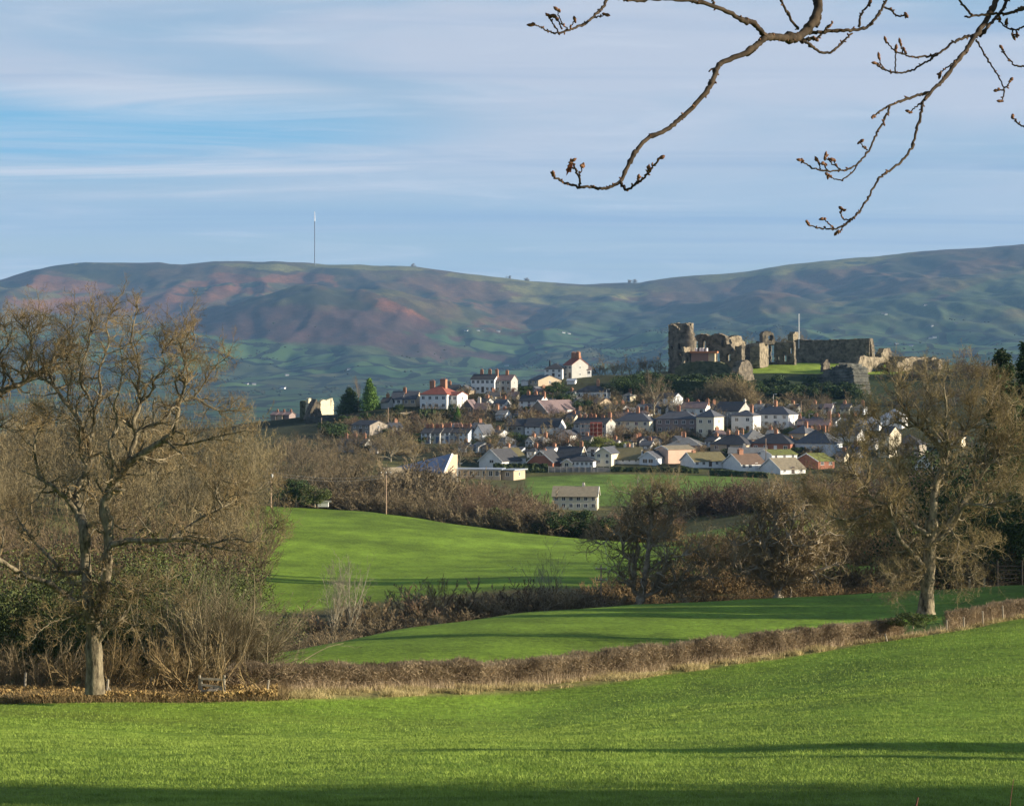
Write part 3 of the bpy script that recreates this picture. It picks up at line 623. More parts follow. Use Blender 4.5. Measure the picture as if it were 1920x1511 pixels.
try:
    S.render.engine='CYCLES';S.cycles.max_bounces=5;S.cycles.transparent_max_bounces=4;S.cycles.volume_bounces=1
except Exception: pass
# the air
hm=bpy.data.materials.new('haze_air');hm.use_nodes=True;hn=hm.node_tree;hn.nodes.clear()
ho=hn.nodes.new('ShaderNodeOutputMaterial');hv=hn.nodes.new('ShaderNodeVolumePrincipled')
hv.inputs['Color'].default_value=(.30,.58,1.,1);hv.inputs['Density'].default_value=2.9e-5;hv.inputs['Anisotropy'].default_value=0
hn.links.new(hv.outputs[0],ho.inputs['Volume'])
b=MB();b.box(-15000,15000,-400,12600,float(zmin)-1,820);tag(put('haze',b.mesh('haze',hm)),kind='stuff')
for q in SPEC: build_house(q)
# ------------------------------------------------------------ castle ruin
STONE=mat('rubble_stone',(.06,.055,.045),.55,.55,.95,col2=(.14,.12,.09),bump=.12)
STONE_LIT=mat('sunlit_rubble_stone',(.09,.08,.06),.55,.6,.95,col2=(.225,.19,.135),bump=.12)  # lit copy of the rubble; sunlight on castle faces put into its colour
IVYW=mat('ivy_covered_stone',(.035,.05,.02),.4,.5,.95,col2=(.11,.11,.06),bump=.15)
def inpoly(px,py,poly):
    r=np.zeros(px.shape,bool);n=len(poly)
    for i in range(n):
        x0,y0=poly[i];x1,y1=poly[(i+1)%n]
        c=((y0>py)!=(y1>py))
        with np.errstate(divide='ignore',invalid='ignore'):
            xx=(x1-x0)*(py-y0)/(y1-y0 if y1!=y0 else 1e-9)+x0
        r^=c&(px<xx)
    return r
def ruin(name,poly,dA,dB,holes=(),thick=2.2,m=None,parent=None,loc=None,cell=1.1,bend=0,rag=.9,seed=0,rough=.10):
    """wall standing on the line from (xmin,dA) to (xmax,dB); poly/holes are its outline in photo pixels"""
    poly=np.array(poly,float);xa,xb=poly[:,0].min(),poly[:,0].max();ya,yb=poly[:,1].min(),poly[:,1].max()
    A=np.array([(xa-960)/F*dA,dA]);B=np.array([(xb-960)/F*dB,dB]);T=B-A
    nx=int((xb-xa+6)/cell)+1;ny=int((yb-ya+6)/cell)+1
    gx=xa-3+cell*np.arange(nx+1);gy=ya-3+cell*np.arange(ny+1)
    mx,my=np.meshgrid((gx[1:]+gx[:-1])/2,(gy[1:]+gy[:-1])/2,indexing='ij')
    wx=mx+(fbm(mx*.35+seed,my*.35,3,seed+3)-.5)*2*rag;wy=my+(fbm(mx*.4,my*.4+seed,3,seed+8)-.5)*2*rag
    wy=np.where(my>yb-4,my,wy)
    ins=inpoly(wx,wy,poly)
    for h in holes: ins&=~inpoly(wx,wy,h)
    vx,vy=np.meshgrid(gx,gy,indexing='ij')
    # ray / wall plane
    k=(vx-960)/F                        # x=k*y
    # A+t*T : x=A0+tT0, y=A1+tT1 ; A0+tT0=k(A1+tT1)
    t=(k*A[1]-A[0])/(T[0]-k*T[1]);X=A[0]+t*T[0];Y=A[1]+t*T[1];Z=(YH-vy)/F*((dA+dB)/2)
    nb=np.array([-T[1],T[0]])/np.hypot(*T)
    if nb[1]<0:nb=-nb
    rg=(fbm(X*.9+Y,Z*.9,3,seed+40)-.5)*2*rough*2
    off=np.zeros_like(X)
    if bend: tt=np.clip((t-.5)*2,-1,1);off=bend*(1-np.sqrt(np.maximum(1-tt*tt*.98,0)))
    f=np.stack([X+nb[0]*(rg+off),Y+nb[1]*(rg+off),Z+(fbm(X,Z,2,9)-.5)*.3],-1)
    bk=np.stack([X+nb[0]*(thick+rg+off),Y+nb[1]*(thick+rg+off),Z+(fbm(X+9,Z,2,9)-.5)*.5],-1)
    n2=ny+1;idx=np.arange((nx+1)*n2).reshape(nx+1,n2);o=(nx+1)*n2
    a,b_,c,d=idx[:-1,:-1],idx[1:,:-1],idx[1:,1:],idx[:-1,1:]
    Q=[np.stack([d,c,b_,a],-1)[ins],np.stack([a+o,b_+o,c+o,d+o],-1)[ins]]
    p=np.pad(ins,1)
    up=ins&~p[1:-1,:-2];dn=ins&~p[1:-1,2:];lf=ins&~p[:-2,1:-1];rt=ins&~p[2:,1:-1]
    Q+=[np.stack([a,b_,b_+o,a+o],-1)[up],np.stack([c,d,d+o,c+o],-1)[dn],np.stack([d,a,a+o,d+o],-1)[lf],np.stack([b_,c,c+o,b_+o],-1)[rt]]
    Q=np.concatenate(Q);V=np.concatenate([f.reshape(-1,3),bk.reshape(-1,3)])
    u,inv=np.unique(Q,return_inverse=True);V=V[u];Q=inv.reshape(-1,4)
    if loc is not None: V=V-np.array(loc)
    return put(name,mesh(name,V,[Q],m or STONE),parent)
cl=P(1440,679,980)
ca=thing('castle_ruin','large ruined stone castle with a tall broken tower standing on the hill above the town','castle',cl)
def cp(name,poly,dA,dB,**k): return ruin(name,poly,dA,dB,parent=ca,loc=cl,**k)
# round tower: front half and back half bent walls
cp('tower',[(1252,712),(1252,613),(1255,608),(1262,609),(1268,614),(1273,622),(1278,616),(1280,607),(1286,606),(1291,614),(1294,625),(1296,640),(1296,712)],946,941,bend=2.6,thick=2.4,holes=[[(1271,644),(1275,644),(1275,655),(1272,655)],[(1271,664),(1276,663),(1277,672),(1272,673)],[(1257,648),(1260,648),(1260,654),(1257,654)]],rag=1.8)
cp('tower_back_wall',[(1257,712),(1256,609),(1262,606),(1275,607),(1290,606),(1299,607),(1299,632),(1297,712)],953,948,bend=-2,thick=2.2,m=STONE_LIT,seed=5,rag=1.8)
cp('gatehouse_wall',[(1296,690),(1296,645),(1300,634),(1306,628),(1314,626),(1323,627),(1330,631),(1333,640),(1333,690)],960,955,holes=[[(1300,654),(1300,640),(1304,636),(1308,640),(1308,654)],[(1316,654),(1316,641),(1319,636),(1323,641),(1323,654)]],seed=2)
cp('hall_wall',[(1331,690),(1331,632),(1336,627),(1343,625),(1352,627),(1360,631),(1361,640),(1362,645),(1370,645),(1373,657),(1378,658),(1384,650),(1391,646),(1391,690)],955,948,holes=[[(1339,678),(1339,660),(1343,655),(1348,660),(1350,678)],[(1361,677),(1361,665),(1365,662),(1369,665),(1369,677)],[(1353,651),(1352,640),(1355,637),(1357,641),(1357,651)]],seed=3,thick=3)
cp('buttress',[(1366,650),(1368,634),(1378,630),(1391,630),(1392,637),(1397,642),(1399,650),(1397,662),(1402,668),(1418,678),(1418,690),(1385,690),(1384,655),(1378,648),(1374,655),(1370,650)],966,985,m=STONE_LIT,seed=4,thick=3)
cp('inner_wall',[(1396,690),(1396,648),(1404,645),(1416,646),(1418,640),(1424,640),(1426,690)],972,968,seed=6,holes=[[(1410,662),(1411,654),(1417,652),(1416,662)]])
cp('pier',[(1425,690),(1424,645),(1430,643),(1441,644),(1441,690)],955,968,m=STONE_LIT,seed=7,thick=4)
cp('broken_arch',[(1430,645),(1430,626),(1434,621),(1444,621),(1450,626),(1453,636),(1455,640),(1452,645)],962,964,holes=[[(1440,632),(1443,628),(1448,628),(1450,633),(1447,640),(1442,638)]],seed=8,thick=3)
cp('chapel_wall',[(1440,690),(1441,646),(1452,645),(1455,642),(1488,641),(1490,690)],980,975,holes=[[(1443,679),(1443,648),(1451,646),(1452,679)],[(1468,678),(1468,667),(1471,665),(1475,667),(1475,678)],[(1479,663),(1479,653),(1484,653),(1484,663)],[(1457,675),(1457,668),(1461,668),(1461,675)]],seed=9)
cp('curtain_wall',[(1484,690),(1485,645),(1489,637),(1500,635),(1512,637),(1520,638),(1560,637),(1600,636),(1622,635),(1631,636),(1633,645),(1635,660),(1636,690)],1004,982,holes=[[(1623,659),(1623,649),(1625,645),(1628,649),(1627,659)]],seed=10,thick=2.5)
cp('curtain_wall_end',[(1630,690),(1630,637),(1633,637),(1636,655),(1637,690)],980,1004,m=STONE_LIT,seed=22,thick=1.5,rag=.8)
cp('turret',[(1487,640),(1487,628),(1491,622),(1496,622),(1499,632),(1500,640)],1018,1024,m=STONE_LIT,seed=11,thick=2.5)
cp('low_back_wall',[(1636,700),(1638,670),(1640,664),(1650,662),(1656,655),(1663,653),(1666,660),(1667,668),(1690,669),(1730,670),(1732,700)],1010,990,seed=12)
cp('turret_stub',[(1652,676),(1653,663),(1658,654),(1664,653),(1666,662),(1667,676)],985,1000,m=STONE_LIT,seed=13)
cp('ruined_pillar',[(1543,697),(1544,682),(1549,674),(1553,674),(1556,684),(1557,697)],928,930,seed=14,thick=1.6)
cw=thing('outer_castle_wall','sunlit broken outer wall of the castle with an arched gap, right of the lawn','wall',P(1640,695,945))
cwl=P(1640,695,945)
ruin('ivied_tower',[(1578,750),(1580,700),(1584,688),(1594,683),(1604,685),(1606,700),(1606,744)],912,930,m=STONE_LIT,parent=cw,loc=cwl,seed=15,thick=4,rag=2.6,cell=1.)
ruin('wall',[(1604,720),(1606,690),(1611,678),(1613,669),(1620,667),(1634,670),(1644,669),(1652,671),(1660,675),(1668,678),(1675,684),(1680,700),(1680,720)],930,962,m=STONE_LIT,parent=cw,loc=cwl,seed=16,holes=[[(1656,694),(1657,684),(1663,680),(1670,683),(1671,694)]])
ruin('wall',[(1678,720),(1682,684),(1684,678),(1690,680),(1696,673),(1710,670),(1724,671),(1734,668),(1740,670),(1744,690),(1746,720)],940,965,m=STONE_LIT,parent=cw,loc=cwl,seed=17)
ruin('merlon',[(1745,715),(1747,672),(1752,669),(1757,672),(1758,715)],950,960,m=STONE_LIT,parent=cw,loc=cwl,seed=18)
ruin('merlon',[(1759,715),(1760,676),(1764,673),(1767,678),(1767,715)],950,960,m=STONE_LIT,parent=cw,loc=cwl,seed=19)
fw=P(1340,705,925)
f_=thing('ivied_bailey_wall','low dark ivy-grown wall with a broken stub at its right end, below the castle visitor building','wall',fw)
ruin('wall',[(1264,722),(1266,690),(1275,684),(1284,680),(1300,678),(1330,677),(1350,679),(1360,683),(1367,690),(1376,690),(1388,689),(1390,722)],918,908,m=IVYW,parent=f_,loc=fw,seed=20)
ruin('wall_stub',[(1384,718),(1386,690),(1391,679),(1399,675),(1406,678),(1411,690),(1412,702),(1417,718)],905,918,m=STONE,parent=f_,loc=fw,seed=21,thick=3)
rl=P(1540,720,905)
rk=thing('rock_outcrop','grey rocky crag in shade under the castle lawn beside the ivied tower','rock',rl)
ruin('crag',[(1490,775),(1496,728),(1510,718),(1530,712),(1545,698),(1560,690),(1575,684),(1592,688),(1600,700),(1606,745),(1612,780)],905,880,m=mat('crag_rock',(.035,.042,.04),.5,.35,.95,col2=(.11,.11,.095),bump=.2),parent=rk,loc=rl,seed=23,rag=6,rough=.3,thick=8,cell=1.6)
al=P(1290,679,938)
ar=thing('broken_gothic_arch','thin sunlit broken stone arch between the tower and the visitor building','arch',al)
ruin('arch',[(1282,686),(1284,662),(1282,650),(1286,652),(1296,650),(1297,656),(1297,686)],935,940,m=STONE_LIT,parent=ar,loc=al,seed=24,thick=1,holes=[[(1286,684),(1287,666),(1291,659),(1294,666),(1294,684)]],rag=.7,cell=1)
# visitor building
vl=P(1318,679,935)
vb=thing('visitor_building','low modern building with orange projecting roof slab at the foot of the castle tower','building',vl,math.radians(-8))
s_=935/F
b=MB();b.box(-22*s_,10*s_,0,7,-1,17*s_);put('wall',b.mesh('wall',plain('cladding',(.27,.15,.11))),vb)
b=MB();b.box(10*s_,22*s_,.6,6.6,-1,17*s_);put('glazed_end',b.mesh('glazed_end',plain('cream_panel',(.62,.52,.36))),vb)
b=MB();b.box(-24*s_,27*s_,-1,8,17*s_,17*s_+.7);put('roof',b.mesh('roof',plain('orange_fascia',(.52,.20,.09))),vb)
for k in range(4): b=MB();b.box((11+3.4*k)*s_,(12+3.4*k)*s_,.35,.6,-.5,17*s_);put('pillar',b.mesh('pillar',plain('timber',(.6,.48,.3))),vb)
for k in(-14,-6,-1,6): b=MB();b.cyl(k*s_,4,17*s_+.7,17*s_+2,.5,.42,8);put('roof_vent',b.mesh('roof_vent',WHITE),vb)
fp=P(1498,640,1002);fo=thing('flagpole','tall white flagpole rising behind the long dark castle wall','flagpole',fp)
b=MB();b.cyl(0,0,-3,50/F*1002,.2,.12,8);put('pole',b.mesh('pole',WHITE),fo);b=MB();b.cyl(0,0,50/F*1002,50/F*1002+.3,.2,.2,6);put('finial',b.mesh('finial',WHITE),fo)
# abbey-like ruin at the left edge of the town
p0=P(574,780,850);o=thing('ivied_ruin','round dark ivy-smothered ruin at the far left of the town','ruin',p0)
ruin('tower',[(557,790),(558,757),(562,751),(573,752),(581,757),(585,766),(587,790)],852,848,m=IVYW,parent=o,loc=p0,bend=2,seed=31)
ruin('gable',[(576,775),(579,747),(584,747),(589,757),(590,775)],846,850,m=plain('pale_stone',(.5,.46,.33)),parent=o,loc=p0,seed=32,thick=1)
p0=P(612,772,845);o=thing('roofless_church','roofless pale church wall catching the sun left of the cypress trees','ruin',p0)
ruin('wall',[(600,783),(602,752),(606,749),(612,751),(617,748),(624,746),(626,760),(625,783)],842,854,m=plain('pale_stone',(.5,.46,.33)),parent=o,loc=p0,seed=33,thick=1,cell=1)
ruin('gable',[(577,786),(585,765),(594,748),(600,762),(605,786)],838,840,m=STONE,parent=o,loc=p0,seed=34,thick=6)
p0=P(660,790,825);o=thing('retaining_wall','long dark stone retaining wall below the cypress trees','wall',p0)
ruin('wall',[(572,802),(575,782),(600,779),(680,777),(725,778),(735,784),(738,802)],828,812,m=mat('dark_wall_stone',(.07,.07,.06),.35,.6),parent=o,loc=p0,seed=35,thick=1.2)
p0=P(765,775,815);o=thing('garden_wall','weathered stone garden wall in front of the white and tan cottages','wall',p0)
ruin('wall',[(733,785),(740,775),(760,773),(790,772),(792,786)],808,822,m=STONE_LIT,parent=o,loc=p0,seed=36,thick=1)
# wedge-roofed modern hall
wl=P(785,885,672);w_=thing('wedge_roofed_hall','modern hall with a steep wedge-shaped blue-grey monopitch roof left of the school','hall',wl)
A=P(737,877,668);Bp=P(832,885,655);Cp=P(847,850,668);D=P(765,872,690);E=P(834,856,682)
V=np.array([A,Bp,Cp,D]);V2=V-np.array([0,0,.45])
b=MB();b.add(np.concatenate([V,V2])-wl,[(0,1,2,3),(7,6,5,4),(0,4,5,1),(1,5,6,2),(2,6,7,3),(3,7,4,0)]);put('roof',b.mesh('roof',mat('blue_metal_roof',(.12,.15,.24),.15,1,.45,spec=.5)),w_)
V=np.array([A+[.6,.6,0],Bp+[-.6,.6,0],Cp+[-.6,-.4,0],D+[.6,0,0]])-wl-np.array([0,0,.47]);Vb=V.copy();Vb[:,2]=-7
b=MB();b.add(np.concatenate([V,Vb]),[(0,4,5,1),(1,5,6,2),(2,6,7,3),(3,7,4,0)]);put('wall',b.mesh('wall',W('darkstone')),w_)
V=np.array([Bp+[.05,0,.1],Cp+[.05,0,.1],Cp+[.42,.4,-.2],Bp+[.3,.4,-.2]])-wl;b=MB();b.add(np.concatenate([V,V-np.array([0,0,.3])]),[(0,3,2,1),(4,5,6,7),(0,1,5,4),(1,2,6,5),(2,3,7,6),(3,0,4,7)])
put('fascia',b.mesh('fascia',WHITE),w_)
V=np.array([Bp,Cp,Cp,Bp])-wl;V[2:,2]=-7;V=V+np.array([.35,.2,-.35]);V=np.concatenate([V,V+np.array([1.2,3.5,0])]);b=MB();b.add(V,[(0,1,2,3),(7,6,5,4),(0,4,5,1),(1,5,6,2)]);put('end_wall',b.mesh('end_wall',W('tan')),w_)
# scaffolding on the terrace end
sl_=P(1110,822,752);so_=thing('scaffolding','scaffolding tower round a red brick bay, in front of the white-gabled terrace','scaffolding',sl_)
b=MB();b.box(-.5,3.2,1.2,3.5,-2,5);put('brick_bay',b.mesh('brick_bay',W('red')),so_)
b=MB();u=752/F
for x in(-22,-14,-6,2,10,20):
    for y in(0,1.1): b.cyl(x*u,y,-1,29*u,.07,.07,5)
put('upright',b.mesh('upright',LEADM),so_)
for k in range(4): b=MB();b.box(-23*u,21*u,0,1.1,(3+8*k)*u,(3+8*k)*u+.12);put('platform',b.mesh('platform',plain('scaffold_board',(.36,.22,.15))),so_)
# dark garden hedge and grey fence of the lowest row, glasshouse etc. near the field
def strip(name,label,cat,x0,x1,y0,y1,ya,yb,m,dep=1.2,seed=50,d=None,rag=1.,kd=None):
    d0=town_d(y0);d1=town_d(y1);p=P((x0+x1)/2,(y0+y1)/2,(d0+d1)/2);o=thing(name,label,cat,p)
    ruin({'fence':'panel'}.get(name,'foliage'),[(x0,y0+3),(x0,y0-ya),((x0+x1)/2,(y0+y1)/2-(ya+yb)/2),(x1,y1-yb),(x1,y1+3)],d0,d1,m=m,parent=o,loc=p,seed=seed,thick=dep,rag=rag,rough=.25 if rag>.5 else .02)
    return o
DG=mat('dark_hedge_leaf',(.022,.035,.012),.5,1.5,.9,col2=(.04,.055,.02),bump=.2)
strip('hedge','tall dark clipped evergreen hedge under the chalet houses','hedge',925,1027,889,888,20,19,DG,2.5)
fo=strip('fence','grey weathered panel fence at the top edge of the upper field','fence',1028,1144,888,889,13,12,mat('grey_fence',(.22,.21,.20),.25,2,.9,stretch=(3,3,.3)),.12,rag=.2)
for k in range(11):
    q=P(1029+k*11.3,876,697);b=MB();b.box(-.08,.08,-.3,-.1,-2.5,.3);put('post',b.mesh('post',plain('grey_post',(.33,.32,.30))),fo,q-P(1086,888.5,697))
strip('hedge','long low dark hedge along the top of the upper field, right of the fence','hedge',1145,1310,889,890,14,12,DG,2)
strip('hedge','low dark hedge below the brown-roofed bungalows','hedge',1330,1440,893,896,12,10,DG,2)
strip('hedge','dark bank hedge on the slope just below the ivied bailey wall','hedge',1262,1335,736,738,24,22,DG,3,rag=2)
strip('hedge','dark hedge running below the villa on the left of town','hedge',786,870,785,782,18,15,DG,2.5,rag=2)
# poles and lamps
WOODP=mat('pole_wood',(.34,.24,.17),.2,2,.9,stretch=(5,5,.4));STEEL=plain('lamp_steel',(.45,.47,.47))
def tpole(label,px,yt,yb,d,arms=1,r=.14,m=None,lamp=0,tr=0,grp='timber telegraph poles'):
    p=P(px,yb,d);h=(yb-yt)/F*d;AR=.45 if r<.1 else 1;o=thing('telegraph_pole' if not lamp else 'street_lamp',label,'pole' if not lamp else 'street lamp',p,group=grp)
    b=MB();b.cyl(0,0,-1.5,h,r,r*.75,8);put('post',b.mesh('post',m or WOODP),o)
    if lamp: b=MB();b.box(-.05,.9,-.06,.06,h-.05,h+.05);b.box(.6,1.3,-.15,.15,h-.04,h+.12);put('lamp_head',b.mesh('lamp_head',STEEL),o)
    else:
        for k in range(arms):
            b=MB();z=h-.35-k*.9;b.box(-AR,AR,-.22,-.1,z,z+.10);c=put('crossarm',b.mesh('crossarm',WOODP),o)
            for x in(-.9*AR,0,.9*AR): b=MB();b.cyl(x,-.16,z+.10,z+.10+.2*AR,.06*AR,.05*AR,6);put('insulator',b.mesh('insulator',WHITE),c)
    if tr: b=MB();b.cyl(.25,-.3,h-1.9,h-1.0,.22,.22,8);put('transformer',b.mesh('transformer',plain('can_grey',(.5,.5,.5))),o)
    return o
tpole('tall timber telegraph pole at the top edge of the hill field, left of centre',724,884,966,452)
tpole('timber pole with crossarm at the left end of the hill field, beside the wood',508,878,962,445,r=.17,tr=1)
tpole('pole with two crossarms and pale insulators beside the left of the two small oaks',1127,1059,1128,196,arms=2,r=.07)
for x,a,b_,l in((728,764,797,'slim pole above the retaining wall, right of the cypress trees'),(603,783,797,'short pale pole on the retaining wall near the church ruin'),(759,865,892,'slim pole in front of the wedge-roofed hall'),(785,877,895,'short pole at the right foot of the wedge-roofed hall'),(938,734,752,'pale pole among the trees below the skyline cottages'),(1502,752,787,'tall wooden pole right of the largest white house'),(1436,822,862,'thin pale pole in front of the moss-roofed white bungalow'),(903,896,920,'thick short pole in the scrub below the school')):
    tpole(l,x,a,b_,town_d(b_),arms=0,r=.13)
for x,a,b_,l in((858,869,905,'grey street lamp in front of the school block'),(1364,775,806,'grey street lamp between the cream tall house and the narrow white house'),(1450,739,765,'street lamp behind the chimney of the largest white house'),(1517,776,790,'short street lamp left of the pinkish terrace'),(1561,755,775,'street lamp in front of the crag'),(1137,730,755,'street lamp at the right end of the glazed white house')):
    tpole(l,x,a,b_,town_d(b_),lamp=1,r=.09,m=STEEL,grp='street lamps of the town')
# trough / tank at top of hill field
p=P(606,950,455);o=thing('water_trailer','white tank under a pale rail in the hedge at the top of the hill field','tank',p)
b=MB();b.box(-1,1,-.5,.5,0,.9);put('tank',b.mesh('tank',WHITE),o);b=MB();b.box(-1.1,1.6,-.6,-.5,1.1,1.2);b.box(-1.1,1.6,-.6,-.5,.9,.97);put('rail',b.mesh('rail',WHITE),o)
# mast on the ridge
mp_=P(590,500,10750);mz=float(ground(mp_[0],10750)[0]);mt_=thing('radio_mast','very tall thin radio mast on the crest of the moorland ridge','mast',(mp_[0],10750,mz))
hh=(YH-397)/F*10750-mz
b=MB();b.cyl(0,0,-8,hh*.82,2.3,2.,6);put('lattice',b.mesh('lattice',plain('mast_grey',(.14,.15,.17))),mt_)
b=MB();b.cyl(0,0,hh*.82,hh,2.6,1.2,6);put('antenna',b.mesh('antenna',WHITE),mt_)
# far farms
FM=MB();r=random.Random(3)
farms=[(1655,589),(1661,590),(1740,613),(1748,612),(1756,611),(1745,636),(1752,634),(1668,647),(1681,647),(1735,574),(874,621),(896,621),(904,620),(934,622),(1056,625),(1066,627),(476,722),(538,705),(530,729),(462,721),(950,687),(1708,650),(1793,608),(654,694)]
for i,(x,y) in enumerate(farms):
    d=8500-(y-580)*25;
    # find distance where the ground meets this line of sight
    ds=np.arange(3500,9800,20.);zz_=ground((x-960)/F*ds,ds);k=np.argmax((YH-y)/F*ds<=zz_);d=ds[k] if k>0 else d
    k_=r.uniform(.55,1.);w_,e_=7*k_,4.5*k_
    b=MB();b.box(-w_,w_,-4,4,-4,e_);o=thing('farmhouse','tiny white farmhouse far off in the vale, one of a scatter of white dots','farmhouse',((x-960)/F*d,d,(YH-y)/F*d),r.uniform(-.5,.5),group='distant white farmhouses')
    put('wall',b.mesh('wall',W('white')),o)
    b=MB();V=[(-w_-1,-5,e_-1),(w_+1,-5,e_-1),(w_+1,5,e_-1),(-w_-1,5,e_-1),(-w_-1,0,e_+3),(w_+1,0,e_+3)];b.add(V,[(0,1,5,4),(2,3,4,5),(3,2,1,0)]);b.f[3].append(np.array([(0,4,3),(1,2,5)])+b.n-6)
    put('roof',b.mesh('roof',Rf('slate')),o)
# ------------------------------------------------------------ vegetation
BARK=mat('oak_bark',(.05,.04,.026),.6,5.5,.95,col2=(.19,.16,.105),bump=.12,stretch=(1,1,.35))
TW_OAK=mat('oak_twig',(.13,.09,.042),.4,1.2,.9,col2=(.27,.20,.10))
TW_TAN=mat('tan_twig',(.19,.145,.07),.4,.5,.9,col2=(.31,.245,.13))
TW_BRN=mat('brown_twig',(.10,.077,.045),.45,.4,.9,col2=(.225,.178,.105))
TW_RED=mat('purplish_twig',(.11,.072,.045),.4,.4,.9,col2=(.20,.14,.09))
TW_PALE=mat('pale_twig',(.22,.20,.13),.25,.5,.9,col2=(.34,.31,.22))
TRK=mat('grey_bark',(.17,.145,.10),.4,1.5,.95,col2=(.27,.24,.17))
PALEB=mat('pale_bark',(.36,.33,.25),.25,2,.9)
LF_DK=mat('dark_evergreen_leaf',(.020,.038,.012),.5,.6,.7,col2=(.045,.075,.02))
LF_GR=mat('bright_evergreen_leaf',(.045,.10,.016),.5,.7,.7,col2=(.10,.18,.03))
LF_YG=mat('yellow_green_leaf',(.12,.14,.03),.4,.8,.8,col2=(.20,.22,.05))
LF_IVY=mat('ivy_leaf',(.035,.05,.015),.5,1.5,.6,col2=(.09,.11,.03))
PR={}
def geo2(key,gen): 
    if key not in PR:PR[key]=gen()
    return PR[key]
GB=[lambda i=i:bare(100+i,10,.4,11,(7,7,5),.02,wig=.15,twr=.014) for i in range(3)]
def tree_me(kind,i,tm,cm):
    k=('me',kind,i,tm.name,cm.name)
    if k not in PR:
        a,b=GEO(kind,i);PR[k]=(mesh('trunk',a[0],a[1],tm),mesh('crown',b[0],b[1],cm))
    return PR[k]
def GEO(kind,i):
    return geo2((kind,i),{
     'bare':lambda:bare(100+i,10,.4,11,(7,7,5),.02,wig=.15,twr=.02),
     'far':lambda:bare(200+i,10,.4,9,(6,6,4),.022,wig=.14,twr=.035),
     'fine':lambda:bare(300+i,10,.3,12,(7,7,5),.013,ang=(15,38),wig=.09,twr=.013,up=.08,lf=(.62,.5,.5,.5)),
     'sparse':lambda:bare(450+i,10,.34,9,(7,5,3),.018,ang=(8,26),wig=.07,twr=.013,up=.05,lf=(.68,.42,.42,.4)),
     'birch':lambda:bare(400+i,10,.75,18,(6,5,4),.010,ang=(18,45),wig=.07,twr=.012,up=.06,lf=(.32,.45,.5,.5)),
     'bush':lambda:bush(500+i,4,30,(7,6,4),58,twr=.011,r0=.035),
     'thick':lambda:bush(600+i,4,32,(7,6,4),62,twr=.022,r0=.045),
     'tiny':lambda:bush(620+i,4,16,(6,5,3),62,twr=.045,r0=.06),
     'brush':lambda:bush(650+i,4,40,(8,6,4),60,twr=.0075,r0=.03,wig=.16),
     'upright':lambda:bush(700+i,6,26,(8,6,3),24,twr=.018,base=.16),
     'ball':lambda:leafball(800+i,5,5,4500,.26,10),
     'ballt':lambda:leafball(870+i,5,5,1600,.42,9),
     'ballfine':lambda:leafball(850+i,5,5,9000,.10,14),
     'cone':lambda:leafball(900+i,10,5.5,9000,.34,16,cone=1),
     'conifer':lambda:conifer(950+i,20,7),
    }[kind])
def conifer(seed,H_,Wd):
    r=np.random.RandomState(seed);t=MB();t.cyl(0,0,-.5,H_*.98,H_*.018,.03,7)
    n=320;h=np.sort(r.rand(n))*.93+.05;az=r.rand(n)*6.283;L=Wd*.5*(1-h)**.75*(.7+.5*r.rand(n))+.25
    D=np.stack([np.cos(az),np.sin(az),.15-.25*(1-h)],1);Pp=np.stack([0*h,0*h,h*H_],1)
    p,q=grow(Pp,nrm(D),L,.02+.03*(1-h),5,.05,(0,0,-.03),r,.3);t.add(*tubes(p,q,3))
    # foliage sprays along branches
    k=80;I=np.repeat(np.arange(n),k);tt=.12+.88*r.rand(n*k);f=tt*5;i=np.minimum(f.astype(int),4);fr=(f-i)[:,None]
    c=p[I,i]*(1-fr)+p[I,i+1]*fr+r.normal(size=(n*k,3))*np.array([.16,.16,.12])
    u=nrm(D[I]+r.normal(size=(n*k,3))*.7);w=nrm(np.cross(u,r.normal(size=(n*k,3))));s=(.17+.22*r.rand(n*k))[:,None]
    c[:,2]-=.12*r.rand(n*k)
    V=np.stack([c-u*s*.5,c+w*s*.2,c+u*s*.6-[[0,0,.1]],c-w*s*.2],1).reshape(-1,3)
    return t.cat(),(V,[np.arange(4*n*k).reshape(-1,4)])
_cnt=[0]
def plant(kind,px,yb,hpx,d,name='bare_tree',label='bare tree',cat='tree',tm=None,cm=None,group=None,wx=1.,i=None,sink=0,dx=None):
    """tree with its foot at photo (px,yb) and hpx tall, at distance d"""
    _cnt[0]+=1;i=_cnt[0]%3 if i is None else i
    base={'bare':10,'far':10,'fine':10,'birch':10.5,'sparse':10,'bush':3.6,'thick':3.6,'brush':3.6,'upright':6,'ball':5,'ballfine':5,'cone':10,'conifer':20}[kind]
    s=hpx/F*d/base;a,b=tree_me(kind,i,tm or TRK,cm or TW_BRN)
    rz=rs.rand()*6.28
    o=thing(name,label,cat,P(px,yb,d)-np.array([0,0,sink]),rz,group,(s*wx,s*wx,s));put('trunk' if kind not in('bush','thick','upright') else 'stems',a,o);put('crown',b,o);return o
def onground(px,d): return YH-float(ground((px-960)/F*d,d)[0])/d*F
def plantg(kind,px,hpx,d,**k): return plant(kind,px,onground(px,d)+1,hpx,d,**k)
